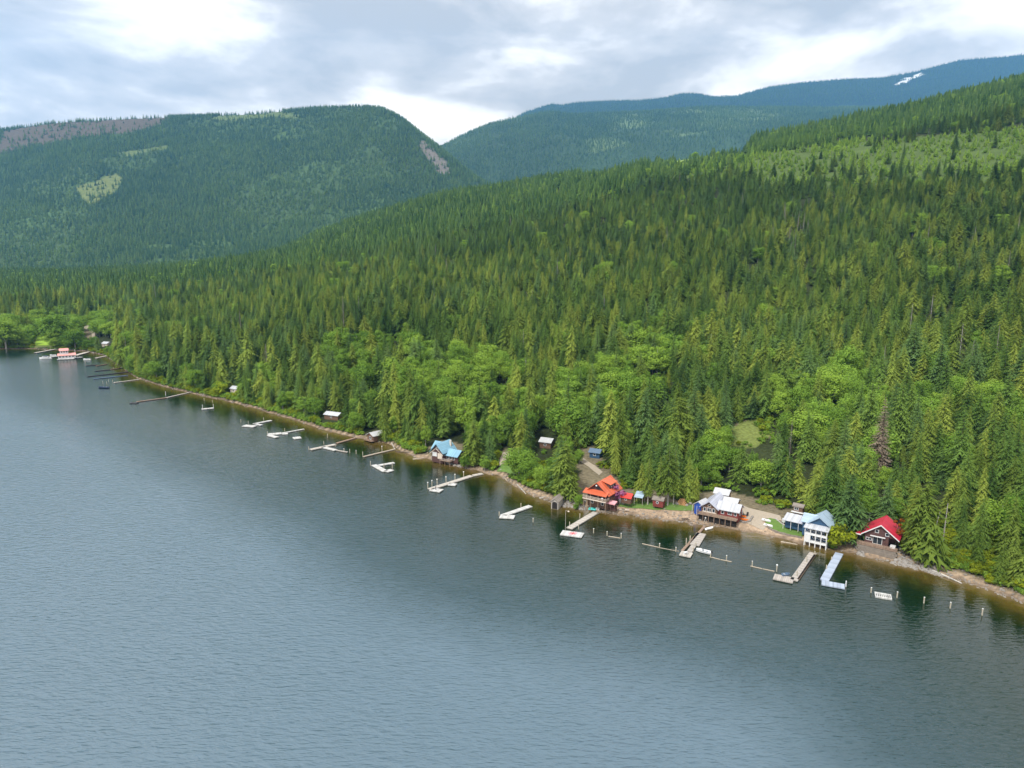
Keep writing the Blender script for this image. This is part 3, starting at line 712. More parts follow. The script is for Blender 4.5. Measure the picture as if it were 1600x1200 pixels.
# near stuff uses the same detailed trees, beyond 750 m lighter ones
def forest(name, sel, kinds, label, low):
    if low:
        ms = low
        coll = proto_collection(name + '_kinds', [np_mesh(name, *g, mt) for mt, g in ms])
        n = int(sel.sum()); nv = len(ms) // 3
        base = {0: 0, 1: 1, 2: 2}
        idx = np.array([base.get(q, 0) for q in kind[sel]]) * nv + RNG.integers(0, nv, n)
        s = Ht[sel] / 20.0
    else:
        meshes, off, hh = [], {}, []
        for kk in kinds: off[kk] = (len(meshes), len(KINDS[KN[kk]])); meshes += [v[2] for v in KINDS[KN[kk]]]; hh += [v[3] for v in KINDS[KN[kk]]]
        coll = proto_collection(name + '_kinds', meshes); n = int(sel.sum())
        idx = np.array([off[q][0] + RNG.integers(0, off[q][1]) for q in kind[sel]]); s = Ht[sel] / np.array(hh)[idx]
    wd = RNG.uniform(0.85, 1.5, n)
    instancer(name, np.stack([X[sel], Y[sel], Z[sel] - 0.2], -1), np.stack([s * wd, s * wd, s], -1), RNG.uniform(0, 6.28, n), idx, coll, label)
nearm = Y < 950
forest('conifer_forest', rest & nearm & (kind != 4) & ~young, [0, 1, 2, 5], 'dense conifer forest covering the lower and middle hillside', None)
forest('broadleaf_wood', rest & (kind == 4) & ~young, [4], 'bright leafy patches and scattered deciduous trees in the forest', None)
lowset = [('ridge_green', low_conifer_geo(60 + i)) for i in range(3)] + [('fir_green', low_conifer_geo(65 + i)) for i in range(3)] + [('mountain_green', low_conifer_geo(70 + i, Rr=4.4)) for i in range(3)]
forest('ridge_forest', rest & ~nearm & (kind != 4) & ~young, None, 'conifer forest running up to the ridge of the hill', lowset)
yset = [('young_green', low_conifer_geo(75 + i, Rr=5.6, lev=6)) for i in range(3)] * 3
forest('young_plantation', rest & young, None, 'bright green young trees regrowing in the cut block on the upper slope', yset)

# forest on the mountains
def mountain_forest(name, s, xr, yr, spc, hmean, label, mats, thin=0.0, bare=()):
    x, y = scatter(xr, yr, spc); u = x / y; k = (u > s.u[0]) & (u < s.u[-1]); x, y = x[k], y[k]; z = s.at(x, y)
    h = RNG.normal(hmean, hmean * 0.16, len(x)).clip(hmean * 0.5, hmean * 1.5)
    px, py, ps = project(x, y, z); n = fbm(x, y, 420, 4); px = px + 16 * fbm(x, y, 150, 3); py = py + 7 * fbm(x + 500, y, 150, 3)
    k = visible(s, x, y, z, h, 0.0015) & (px > -150) & (px < 1750)
    for c in bare: k &= ~(inpoly(px, py, c) & (RNG.random(len(x)) < 0.85))
    sparse = fbm(x + 3000, y, 260, 4)
    k &= ~((sparse > 0.14) & (RNG.random(len(x)) < thin))
    x, y, z, h, n = [q[k] for q in (x, y, z, h, n)]
    coll = proto_collection(name + '_kinds', [np_mesh(name, *low_conifer_geo(90 + i, Rr=4.2, lev=5, nb=5), mt) for i, mt in enumerate(mats)])
    idx = np.where(n * 0.8 + RNG.normal(0, 0.26, len(n)) > 0.0, 0, 1) if len(mats) > 1 else np.zeros(len(n), int)
    if len(mats) > 2: idx = np.where((n < 0.22) | (RNG.random(len(n)) < 0.4), idx, 2)
    sv = h / 20; instancer(name, np.stack([x, y, z - 0.5], -1), np.stack([sv * 1.25, sv * 1.25, sv], -1), RNG.uniform(0, 6.28, len(x)), idx, coll, label)
    return len(x)
BARE1 = [[(120, 292), (180, 272), (195, 280), (185, 300), (150, 318), (120, 312)], [(190, 236), (262, 228), (262, 236), (200, 244)], [(340, 176), (470, 176), (460, 184), (340, 186)], [(655, 215), (668, 225), (690, 255), (698, 272), (676, 270), (662, 245)],
         [(0, 205), (100, 190), (280, 176), (240, 200), (130, 215), (0, 240)]]
c1 = mountain_forest('left_mountain_forest', M1, (-4400, 400), (2250, 4700), 12, 22, 'conifer forest over the big flat-topped mountain on the left', ['mountain_green', 'mountain_dark', 'ridge_green'], 0.5, BARE1)
c2 = mountain_forest('valley_mountain_forest', M2, (-1500, 5000), (4400, 6800), 18, 24, 'conifer forest over the mountain beyond the valley gap', ['mountain_green', 'mountain_dark'], 0.5)
c3 = mountain_forest('blue_ridge_forest', M3, (-500, 9000), (8000, 9700), 30, 26, 'dark conifers along the far blue ridge', ['mountain_dark'], 0.1, [[(1398, 133), (1410, 124), (1440, 112), (1444, 116), (1421, 127), (1402, 134)]])
print('trees', len(X), 'near', int((rest & nearm).sum()), 'mountains', c1, c2, c3)
# ------------------------------------------------------------------ paints
mat('crimson_metal', (0.54, 0.022, 0.055), 0.45, 0.22, 0.8, stripe=(1, 0.45, 0.25))
mat('orange_metal', (0.60, 0.130, 0.055), 0.45, 0.10, 0.8, stripe=(1, 0.45, 0.25))
mat('red_metal', (0.60, 0.035, 0.025), 0.5, 0.12, 1.0)
mat('blue_metal', (0.20, 0.39, 0.52), 0.45, 0.10, 0.8, stripe=(0, 0.45, 0.2))
mat('ice_blue_metal', (0.34, 0.45, 0.56), 0.45, 0.10, 0.8, stripe=(1, 0.45, 0.2))
mat('white_metal', (0.46, 0.48, 0.52), 0.45, 0.08, 0.8, stripe=(0, 0.45, 0.15))
mat('grey_metal', (0.42, 0.44, 0.52), 0.45, 0.12, 0.6, stripe=(0, 0.45, 0.2))
mat('pale_grey_roof', (0.45, 0.46, 0.48), 0.7, 0.2, 1.2)
mat('brown_shingle', (0.24, 0.21, 0.185), 0.9, 0.25, 2.0, stripe=(2, 0.3, 0.3))
mat('pink_roof', (0.70, 0.33, 0.30), 0.7, 0.12, 1.0)
mat('dark_log', (0.095, 0.045, 0.040), 0.8, 0.25, 2.0, stripe=(2, 0.32, 0.55))
mat('maroon_boards', (0.20, 0.038, 0.032), 0.8, 0.2, 2.0, stripe=(2, 0.3, 0.4))
mat('brown_boards', (0.15, 0.085, 0.055), 0.85, 0.25, 2.0, stripe=(2, 0.3, 0.45))
mat('navy_boards', (0.030, 0.085, 0.170), 0.75, 0.15, 2.0, stripe=(2, 0.25, 0.3))
mat('blue_tarp', (0.015, 0.065, 0.34), 0.6, 0.2, 1.2)
mat('steel_blue', (0.10, 0.16, 0.25), 0.6, 0.2, 1.5)
mat('white_paint', (0.66, 0.67, 0.68), 0.6, 0.06, 2.0)
mat('cream_paint', (0.62, 0.54, 0.46), 0.7, 0.12, 2.0)
mat('pink_canvas', (0.72, 0.36, 0.40), 0.7, 0.1, 2.0)
mat('dark_glass', (0.025, 0.035, 0.045), 0.15, 0.1, 2.0)
mat('dark_gap', (0.018, 0.015, 0.014), 0.95, 0.2, 2.0)
mat('deck_wood', (0.27, 0.19, 0.14), 0.85, 0.25, 1.5, stripe=(0, 0.3, 0.35))
mat('grey_wood', (0.38, 0.35, 0.32), 0.85, 0.22, 1.2, stripe=(0, 0.42, 0.40))
mat('pale_wood', (0.44, 0.41, 0.37), 0.85, 0.15, 1.2, stripe=(0, 0.42, 0.25))
mat('white_dock', (0.50, 0.50, 0.49), 0.8, 0.10, 1.0, stripe=(0, 0.6, 0.18))
mat('blue_grey_dock', (0.34, 0.40, 0.50), 0.7, 0.10, 1.0, stripe=(0, 0.8, 0.22))
mat('float_dark', (0.05, 0.05, 0.055), 0.9, 0.2, 2.0)
mat('piling_wood', (0.42, 0.38, 0.30), 0.9, 0.25, 3.0)
mat('log_wood', (0.40, 0.34, 0.27), 0.9, 0.25, 3.0)
mat('fresh_log', (0.55, 0.30, 0.14), 0.85, 0.2, 3.0)
mat('orange_plastic', (0.80, 0.20, 0.015), 0.5, 0.1, 2.0)
mat('turquoise', (0.10, 0.62, 0.58), 0.5, 0.08, 2.0)
mat('black_plastic', (0.02, 0.02, 0.022), 0.5, 0.2, 2.0)
mat('boat_white', (0.80, 0.81, 0.82), 0.35, 0.04, 2.0)
mat('boat_inside', (0.30, 0.34, 0.38), 0.6, 0.1, 2.0)
mat('boat_navy', (0.03, 0.05, 0.11), 0.4, 0.1, 2.0)
mat('red_paint', (0.60, 0.04, 0.03), 0.5, 0.1, 2.0)
mat('stone', (0.22, 0.19, 0.16), 0.95, 0.3, 1.4, bump=0.4)
mat('pale_stone', (0.27, 0.25, 0.23), 0.95, 0.3, 1.4, bump=0.4)
mat('lawn_grass', (0.105, 0.190, 0.035), 0.95, 0.35, 1.2, bump=0.5)
mat('yellow_lawn', (0.26, 0.42, 0.03), 0.95, 0.2, 0.5, bump=0.3)
mat('gravel', (0.36, 0.31, 0.245), 0.98, 0.22, 1.8, bump=0.5)
mat('concrete', (0.42, 0.40, 0.38), 0.9, 0.15, 1.5)

# ------------------------------------------------------------------ flat ground pieces
def sheet(name, poly, m, lift=0.10, step=1.3, kind='structure', **kw):
    pts = [GP(*q) for q in poly]; xs = [p.x for p in pts]; ys = [p.y for p in pts]
    bm = bmesh.new(); n = len(pts); ring = []
    for i in range(n):
        a, b = pts[i], pts[(i + 1) % n]; k = max(1, int((b - a).length / step))
        ring += [a.lerp(b, j / k) for j in range(k)]
    vs = [bm.verts.new((p.x, p.y, 0)) for p in ring]; f = bm.faces.new(vs)
    bmesh.ops.triangulate(bm, faces=[f])
    x = math.floor(min(xs))
    while x < max(xs):
        bmesh.ops.bisect_plane(bm, geom=bm.verts[:] + bm.edges[:] + bm.faces[:], plane_co=(x, 0, 0), plane_no=(1, 0, 0)); x += step
    y = math.floor(min(ys))
    while y < max(ys):
        bmesh.ops.bisect_plane(bm, geom=bm.verts[:] + bm.edges[:] + bm.faces[:], plane_co=(0, y, 0), plane_no=(0, 1, 0)); y += step
    for v in bm.verts: v.co.z = G(v.co.x, v.co.y) + lift
    bmesh.ops.recalc_face_normals(bm, faces=bm.faces)
    if bm.faces and sum(f.normal.z for f in bm.faces) < 0: bmesh.ops.reverse_faces(bm, faces=bm.faces)
    me = bpy.data.meshes.new(name); bm.to_mesh(me); bm.free(); me.materials.append(MATS[m])
    return tag(mesh_obj(name, me), kind=kind, **kw)
sheet('driveway', [(1148, 810), (1175, 821), (1192, 829), (1197, 824), (1192, 814), (1196, 810), (1222, 814), (1219, 806), (1195, 800), (1170, 794), (1150, 785), (1132, 776), (1124, 776), (1134, 783), (1150, 793), (1156, 801)], 'gravel', 0.08)
sheet('lawn', [(1196, 818), (1195, 813), (1203, 810), (1212, 812), (1224, 821), (1254, 829), (1254, 840), (1232, 836), (1210, 829), (1200, 824)], 'lawn_grass', 0.14)
sheet('lawn', [(966, 792), (973, 782), (1008, 783), (1050, 786), (1083, 790), (1083, 798), (1050, 798), (1010, 796), (980, 794)], 'lawn_grass', 0.14)
sheet('lawn', [(776, 737), (783, 726), (800, 726), (806, 734), (803, 744), (790, 738)], 'lawn_grass', 0.14)
sheet('lawn', [(54, 540), (58, 524), (68, 521), (78, 524), (79, 540)], 'yellow_lawn', 0.2, 5)
sheet('footpath', [(897, 716), (905, 712), (930, 728), (942, 738), (936, 743), (920, 730)], 'gravel', 0.10)
sheet('gravel_road', [(128, 512), (140, 507), (148, 513), (149, 528), (144, 528), (142, 516), (132, 515)], 'gravel', 0.4, 6)
sheet('dirt_clearing', [(780, 728), (783, 708), (793, 706), (802, 716), (800, 728)], 'gravel', 0.10)

# ------------------------------------------------------------------ house kit
def wall(root, x0, x1, y0, y1, z0, z1, m, gable=None, label=None):
    """walls as one solid; gable = (axis, rise, ridge position 0..1)"""
    b = MB()
    if not gable: b.box(x0, x1, y0, y1, z0, z1)
    else:
        ax, rise, k = gable
        if ax == 'y': xm = x0 + (x1 - x0) * k; b.poly([(x0, y0, z0), (x1, y0, z0), (x1, y0, z1), (xm, y0, z1 + rise), (x0, y0, z1)], (0, y1 - y0, 0))
        else: ym = y0 + (y1 - y0) * k; b.poly([(x0, y0, z0), (x0, y1, z0), (x0, y1, z1), (x0, ym, z1 + rise), (x0, y0, z1)], (x1 - x0, 0, 0))
    return b.build('wall', m, root, label)
def gable_roof(root, x0, x1, y0, y1, ze, rise, axis, m, ov=0.45, og=0.5, th=0.16, k=0.5, label=None, fascia=None):
    b = MB(); lift = th + 0.02
    if axis == 'y':
        xm = x0 + (x1 - x0) * k; zr = ze + rise + lift
        for xe, sg in ((x0, -1), (x1, 1)):
            sl = rise / abs(xm - xe); xo = xe + sg * ov; zo = ze - ov * sl + lift
            q = [(xm, y0 - og, zr), (xm, y1 + og, zr), (xo, y1 + og, zo), (xo, y0 - og, zo)]
            b.slab(q if sg < 0 else q[::-1], th)
        if fascia:
            f = MB()
            for xe, sg in ((x0, -1), (x1, 1)):
                sl = rise / abs(xm - xe); xo = xe + sg * ov; zo = ze - ov * sl + lift
                f.poly([(xm, y0 - og - 0.06, zr + 0.03), (xm, y0 - og - 0.06, zr - 0.28), (xo, y0 - og - 0.06, zo - 0.28), (xo, y0 - og - 0.06, zo + 0.03)], (0, 0.055, 0))
            f.build('fascia', fascia, root)
    else:
        ym = y0 + (y1 - y0) * k; zr = ze + rise + lift
        for ye, sg in ((y0, -1), (y1, 1)):
            sl = rise / abs(ym - ye); yo = ye + sg * ov; zo = ze - ov * sl + lift
            q = [(x0 - og, ym, zr), (x1 + og, ym, zr), (x1 + og, yo, zo), (x0 - og, yo, zo)]
            b.slab(q if sg > 0 else q[::-1], th)
    return b.build('roof', m, root, label)
def shed_roof(root, x0, x1, y0, y1, zf, zb, m, th=0.12, name='roof', label=None):
    return MB().slab([(x0, y0, zf), (x1, y0, zf), (x1, y1, zb), (x0, y1, zb)], th).build(name, m, root, label)
def window(root, x, y, z, w_, h_, face='-y', fm='white_paint', name='window', label=None, t=0.12):
    b = MB(); g = MB(); o = 0.07; f = 0.10
    if face == '-y':
        for a in ((x - w_ / 2, x - w_ / 2 + f, z, z + h_), (x + w_ / 2 - f, x + w_ / 2, z, z + h_), (x - w_ / 2 + f, x + w_ / 2 - f, z, z + f), (x - w_ / 2 + f, x + w_ / 2 - f, z + h_ - f, z + h_)): b.box(a[0], a[1], y - o, y + 0.02, a[2], a[3])
        if w_ > 1.0: b.box(x - 0.04, x + 0.04, y - o, y + 0.02, z + f, z + h_ - f)
        g.box(x - w_ / 2 + f, x + w_ / 2 - f, y - 0.03, y + 0.03, z + f, z + h_ - f)
    else:
        s = 1 if face == '+x' else -1
        def bx(q, a0, a1, c0, c1, d0, d1): xx = sorted((x + s * a0, x + s * a1)); q.box(xx[0], xx[1], c0, c1, d0, d1)
        for a in ((y - w_ / 2, y - w_ / 2 + f, z, z + h_), (y + w_ / 2 - f, y + w_ / 2, z, z + h_), (y - w_ / 2 + f, y + w_ / 2 - f, z, z + f), (y - w_ / 2 + f, y + w_ / 2 - f, z + h_ - f, z + h_)): bx(b, -0.02, o, *a)
        bx(g, -0.03, 0.03, y - w_ / 2 + f, y + w_ / 2 - f, z + f, z + h_ - f)
    fr = b.build(name, fm, root, label); g.build('pane', 'dark_glass', fr); return fr
def railing(root, pts, z0, h_=0.95, m='grey_wood', step=1.2):
    b = MB()
    for (xa, ya), (xb, yb) in zip(pts[:-1], pts[1:]):
        n = max(1, int(math.hypot(xb - xa, yb - ya) / step)); d = Vector((xb - xa, yb - ya, 0)).normalized()
        for i in range(n + 1): x = xa + (xb - xa) * i / n; y = ya + (yb - ya) * i / n; b.tube((x, y, z0), (x, y, z0 + h_), 0.05, n=5)
        b.tube((xa, ya, z0 + h_), (xb, yb, z0 + h_), 0.055, n=5); b.tube((xa, ya, z0 + h_ * 0.5), (xb, yb, z0 + h_ * 0.5), 0.035, n=5)
        n = max(1, int(math.hypot(xb - xa, yb - ya) / 0.3))
        for i in range(n): x = xa + (xb - xa) * i / n; y = ya + (yb - ya) * i / n; b.tube((x, y, z0 + 0.05), (x, y, z0 + h_), 0.02, n=4)
    return b.build('railing', m, root)
def posts(root, pts, z0, z1, r=0.09, m='grey_wood', name='post'):
    for x, y in pts: MB().tube((x, y, z0), (x, y, z1), r, n=6).build(name, m, root)
def stairs(root, x0, x1, ya, za, yb, zb, m='deck_wood', n=7):
    b = MB()
    for i in range(n):
        t = i / n; y = ya + (yb - ya) * t; z = za + (zb - za) * t; b.box(x0, x1, min(y, y + (yb - ya) / n), max(y, y + (yb - ya) / n), z - 0.12, z)
    b.build('stairs', m, root)
def house(name, px0, py0, px1, py1, z, label, cat='house', group=None):
    a = P(px0, py0, z); b = P(px1, py1, z)
    return empty(name, a, math.atan2(b.y - a.y, b.x - a.x), label=label, cat=cat, group=group)

# crimson-roofed log cabin
r = house('log_cabin', 1342, 853, 1393, 864.5, 1.6, 'dark log cabin with bright crimson metal roof and a deck over a stone wall')
wall(r, 0.9, 6.4, 1.6, 9.0, 0.9, 3.5, 'dark_log'); wall(r, 6.4, 8.2, 4.6, 9.0, 0.9, 2.7, 'dark_log', label='recessed end wall under the roof')
MB().poly([(0.6, 1.6, 3.5), (8.4, 1.6, 3.2), (8.4, 1.6, 3.45), (4.5, 1.6, 6.15), (0.6, 1.6, 3.65)], (0, 7.4, 0)).build('gable_wall', 'dark_log', r)
gable_roof(r, 0.6, 8.4, 1.6, 9.0, 3.45, 2.9, 'y', 'crimson_metal', ov=0.5, og=0.7, fascia='white_paint')
shed_roof(r, -1.2, 0.12, 0.95, 8.6, 3.0, 3.0, 'crimson_metal', name='side_roof')
MB().box(-1.2, 0.12, 0.85, 0.93, 2.72, 3.04).build('fascia', 'white_paint', r)
MB().box(-0.9, -0.75, 1.2, 8.4, 0.9, 2.88).build('side_wall', 'dark_log', r)
MB().box(-0.5, 8.7, -0.5, 1.58, 0.72, 0.90).build('deck', 'deck_wood', r)
railing(r, [(-0.5, -0.45), (8.7, -0.45)], 0.9, 0.8, 'deck_wood')
sw = MB()
for i in range(15):
    for j in range(3): sw.box(-0.4 + i * 0.6 + 0.3 * (j % 2), -0.4 + i * 0.6 + 0.56 + 0.3 * (j % 2), -0.35 - random.random() * 0.12, 0.6, -1.2 + j * 0.62, -1.2 + j * 0.62 + 0.58)
sw.build('stone_wall', 'stone', r)
window(r, 3.9, 1.6, 0.95, 2.2, 2.0, name='french_door'); window(r, 3.6, 1.6, 4.0, 0.9, 0.85); window(r, 6.0, 1.6, 3.6, 0.9, 0.85)
window(r, 1.9, 1.6, 1.6, 1.4, 0.75); MB().box(2.2, 5.7, 0.9, 1.58, 3.06, 3.14).build('door_canopy', 'white_paint', r)
MB().box(6.9, 8.1, 1.0, 2.3, 0.92, 1.45).build('covered_table', 'white_paint', r)
r = house('woodshed', 1331, 845, 1341, 848, 1.8, 'little dark shed with red lean-to roof left of the crimson cabin', 'shed')
wall(r, 0, 1.7, 2.2, 4.4, -0.8, 1.5, 'dark_log'); shed_roof(r, -0.2, 1.9, 1.8, 4.6, 1.55, 2.2, 'red_metal'); window(r, 0.85, 2.2, 0.3, 0.6, 0.6)

# blue cottage with the white two-storey porch
r = house('lake_cottage', 1256, 845, 1286, 852, 1.2, 'navy lakeside cottage with pale blue metal roof and two-storey white porch')
wall(r, 0.5, 5.6, 2.3, 8.6, 0, 4.6, 'navy_boards', ('y', 1.9, 0.5)); gable_roof(r, 0.5, 5.6, 2.3, 8.6, 4.6, 1.9, 'y', 'ice_blue_metal', ov=0.55, og=0.55)
wall(r, -1.6, 0.48, 4.2, 8.2, 0, 4.1, 'navy_boards', ('x', 1.4, 0.5)); gable_roof(r, -1.6, 2.6, 4.2, 8.2, 4.1, 1.4, 'x', 'ice_blue_metal', ov=0.5, og=0.35)
shed_roof(r, -0.3, 5.9, -0.35, 2.28, 3.95, 4.42, 'white_metal', name='porch_roof')
MB().box(0, 5.6, 0.0, 2.28, 1.95, 2.12).build('porch_floor', 'white_paint', r); MB().box(0, 5.6, 0.0, 2.28, -0.1, 0.08).build('porch_floor', 'white_paint', r)
MB().box(0.08, 5.52, 0.10, 0.18, 2.12, 2.55).build('porch_panel', 'white_paint', r); MB().box(5.44, 5.54, 0.2, 2.26, 2.12, 2.75).build('porch_panel', 'white_paint', r)
MB().box(0.08, 5.52, 0.10, 0.18, 0.10, 0.48).build('porch_panel', 'white_paint', r)
MB().box(0.15, 1.4, 0.02, 0.09, 0.12, 1.94).build('porch_panel', 'white_paint', r)
MB().box(0.2, 5.5, 2.16, 2.26, 0.1, 4.0).build('porch_back_wall', 'navy_boards', r)
MB().box(0, 5.6, -0.04, 0.12, 3.62, 3.86).build('beam', 'white_paint', r)
for x in (0.1, 1.45, 2.8, 4.15, 5.5):
    MB().box(x - 0.1, x + 0.1, -0.02, 0.10, -1.4, 4.0).build('porch_post', 'white_paint', r)
MB().box(5.42, 5.6, 1.0, 1.15, -1.4, 4.2).build('porch_post', 'white_paint', r)
for x in (0.78, 2.1, 3.45, 4.8): window(r, x, 2.16, 2.35, 1.15, 1.5)
for x in (2.1, 3.45, 4.8): window(r, x, 2.16, 0.5, 1.1, 1.2)
window(r, -0.3, 4.2, 2.8, 0.9, 1.0); window(r, 5.6, 5.6, 2.6, 1.0, 1.1, '+x')
MB().box(6.1, 7.2, 6.2, 8.6, 3.0, 3.15).build('side_balcony', 'steel_blue', r); railing(r, [(6.1, 6.2), (7.2, 6.2), (7.2, 8.6)], 3.15, 0.9, 'steel_blue')
posts(r, [(7.1, 6.3), (7.1, 8.5)], -0.5, 3.0, 0.08, 'steel_blue')
posts(r, [(0.3, 0.3), (1.45, 0.3), (2.8, 0.3), (4.15, 0.3), (5.4, 0.3)], -1.6, -0.1, 0.12, 'piling_wood', 'stilt')
r = house('boat_garage', 1221, 824, 1251, 831, 2.2, 'long low navy garage with white metal roof, left of the white-porched cottage', 'garage')
wall(r, 0.2, 6.2, 2.4, 5.2, -0.6, 2.0, 'navy_boards', ('x', 0.8, 0.8)); 
shed_roof(r, -0.1, 4.0, 0.9, 4.7, 2.0, 3.0, 'white_metal'); shed_roof(r, 4.0, 6.4, 1.0, 4.7, 1.95, 2.95, 'grey_metal', label='duller grey end of the roof')
posts(r, [(0.1, 1.1), (2.1, 1.1), (4.1, 1.1), (6.2, 1.1)], -0.6, 1.95, 0.07, 'white_paint')
# small green-white shed in the trees behind
r = house('garden_shed', 1239, 797, 1253, 800, 3.6, 'small pale shed with white-framed window among trunks behind the garage', 'shed')
wall(r, 0, 2.6, 0, 2.2, -1, 1.3, 'brown_boards', ('x', 0.5, 0.5)); gable_roof(r, 0, 2.6, 0, 2.2, 1.3, 0.5, 'x', 'brown_shingle', 0.3, 0.3); window(r, 0.9, 0, 0.2, 1.2, 0.9)
MB().box(-0.3, 3.1, -0.9, -0.02, -0.3, -0.15).build('step', 'white_paint', r)

# red lodge
r = house('lodge', 1092, 806, 1146, 817, 1.8, 'long maroon lodge with white and grey metal roofs and a deck along the beach')
wall(r, 4.9, 10.6, 1.9, 6.2, -0.5, 2.9, 'maroon_boards', ('x', 1.3, 0.5)); gable_roof(r, 4.9, 10.6, 1.9, 6.2, 2.9, 1.3, 'x', 'white_metal', 0.6, 0.5)
wall(r, 0.2, 4.85, 1.4, 10.5, -0.5, 2.7, 'brown_boards', ('y', 1.7, 0.5)); gable_roof(r, 0.2, 4.85, 1.4, 10.5, 2.7, 1.7, 'y', 'grey_metal', 0.5, 0.7)
wall(r, 4.9, 8.6, 7.2, 11.0, -0.2, 3.0, 'brown_boards', ('x', 1.0, 0.5)); gable_roof(r, 4.9, 8.6, 7.2, 11.0, 3.0, 1.0, 'x', 'pale_grey_roof', 0.4, 0.4)
wall(r, 1.0, 5.0, 11.2, 14.5, 0.5, 4.0, 'brown_boards', ('x', 1.0, 0.5)); gable_roof(r, 1.0, 5.0, 11.2, 14.5, 4.0, 1.0, 'x', 'pale_grey_roof', 0.4, 0.4)
MB().box(-0.4, 10.8, -0.6, 1.38, 0.75, 0.92).build('deck', 'deck_wood', r); railing(r, [(-0.4, 1.3), (-0.4, -0.55), (10.8, -0.55)], 0.92, 0.8, 'deck_wood')
posts(r, [(-0.3 + 1.6 * i, -0.4) for i in range(7)], -1.2, 0.75, 0.1, 'deck_wood'); MB().box(-0.2, 10.6, 0.3, 0.5, -1.2, 0.73).build('underdeck_shade', 'dark_gap', r)  # near-black sheet painted in as the shade below the deck
for x, w_ in ((1.2, 0.8), (2.5, 1.2), (3.8, 0.8)): window(r, x, 1.4, 1.3, w_, 1.2)
window(r, 2.5, 1.4, 2.9, 0.9, 0.7, fm='cream_paint'); MB().box(0.5, 4.6, 1.32, 1.38, 0.95, 1.28).build('stone_skirt', 'cream_paint', r)
window(r, 6.2, 1.9, 1.3, 0.9, 1.0); window(r, 8.3, 1.9, 1.4, 1.2, 1.1); window(r, 9.8, 1.9, 1.4, 0.8, 1.0); window(r, 10.6, 4.0, 1.1, 1.1, 1.3, '+x')
r = house('blue_shed', 1083, 798, 1094, 801, 2.4, 'shed with bright blue tarpaulin front and grey roof at the left end of the lodge', 'shed')
wall(r, 0, 2.6, 0.6, 4.6, -1, 2.0, 'blue_tarp', ('y', 0.9, 0.5)); gable_roof(r, 0, 2.6, 0.6, 4.6, 2.0, 0.9, 'y', 'pale_grey_roof', 0.35, 0.3)
posts(r, [(-0.2, -0.2), (1.3, -0.3)], -1, 1.9, 0.05, 'white_paint')

# orange-roofed house
r = house('timber_house', 915, 787, 950, 795, 2.0, 'two-storey dark timber house with orange-red metal roof, dormer and wrap-around balcony')
wall(r, 0.3, 7.2, 0.6, 8.0, -0.6, 2.5, 'brown_boards'); wall(r, 0.3, 7.2, 0.6, 8.0, 2.5, 4.4, 'dark_log', ('y', 2.9, 0.5), 'upper storey')
gable_roof(r, 0.3, 7.2, 0.6, 8.0, 4.4, 2.9, 'y', 'orange_metal', ov=0.75, og=0.9)
shed_roof(r, -0.3, 7.6, -1.5, 0.58, 4.1, 4.95, 'orange_metal', name='skirt_roof')
wall(r, 4.3, 6.6, 2.9, 6.6, 4.6, 6.6, 'dark_log', label='dormer wall'); MB().slab([(3.8, 2.5, 7.42), (7.1, 2.5, 6.65), (7.1, 7.0, 6.65), (3.8, 7.0, 7.42)], 0.14).build('dormer_roof', 'orange_metal', r)
window(r, 6.6, 4.0, 5.5, 0.9, 0.8, '+x'); window(r, 6.6, 5.6, 5.5, 0.9, 0.8, '+x')
MB().box(-0.2, 7.6, -1.6, 0.58, 2.35, 2.5).build('balcony', 'deck_wood', r); railing(r, [(-0.2, 0.5), (-0.2, -1.55), (7.6, -1.55), (7.6, 0.5)], 2.5, 0.75, 'cream_paint')
MB().box(-0.2, 7.6, -1.66, -1.60, 2.2, 2.5).build('fascia', 'cream_paint', r)
posts(r, [(0.0, -1.4), (2.4, -1.4), (4.9, -1.4), (7.4, -1.4)], -1.4, 4.0, 0.09, 'deck_wood')
for x in (2.4, 4.0, 5.2): window(r, x, 0.6, 2.7, 1.0, 1.3, fm='dark_log')
window(r, 3.75, 0.6, 5.2, 1.6, 1.0, fm='dark_log'); window(r, 1.8, 0.6, 0.4, 1.2, 1.2); window(r, 5.4, 0.6, 0.4, 1.0, 1.2)
MB().ball((3.75, -0.4, 6.55), 0.28).build('lamp_globe', 'white_paint', r); MB().ball((6.2, -1.2, 3.2), 0.3).build('lamp_globe', 'white_paint', r)
r = house('beach_bar', 947, 793, 960, 796, 1.9, 'small open shelter with pink canvas awning below the purple-flowering tree', 'shelter')
MB().slab([(0, -0.4, 1.75), (3.0, -0.4, 1.75), (3.0, 1.4, 2.15), (0, 1.4, 2.15)], 0.3).build('awning', 'pink_canvas', r); posts(r, [(0.1, -0.2), (1.5, -0.2), (2.9, -0.2), (0.1, 1.3), (2.9, 1.3)], -0.9, 1.6, 0.07, 'brown_boards')
MB().box(0.15, 2.85, 1.0, 1.3, -0.9, 0.7).build('counter', 'dark_log', r)
r = house('tool_shed', 967, 783, 983, 786, 3.0, 'low brown shed with bright red roof behind the left end of the lawn', 'shed')
wall(r, 0.2, 3.3, 1.2, 3.4, -0.8, 1.2, 'brown_boards', ('x', 0.9, 0.5)); gable_roof(r, 0.2, 3.3, 1.2, 3.4, 1.2, 0.9, 'x', 'red_metal', 0.35, 0.3); window(r, 1.7, 1.2, 0.2, 0.7, 0.6)
r = house('carport', 990, 783, 1003, 785, 3.0, 'open carport with pale blue-grey metal roof left of the lawn conifers', 'carport')
MB().slab([(0, 0.2, 1.3), (2.7, 0.2, 1.3), (2.7, 3.4, 2.3), (0, 3.4, 2.3)], 0.1).build('roof', 'ice_blue_metal', r); posts(r, [(0.1, 0.4), (2.6, 0.4), (0.1, 3.2), (2.6, 3.2)], -1, 1.35, 0.07)
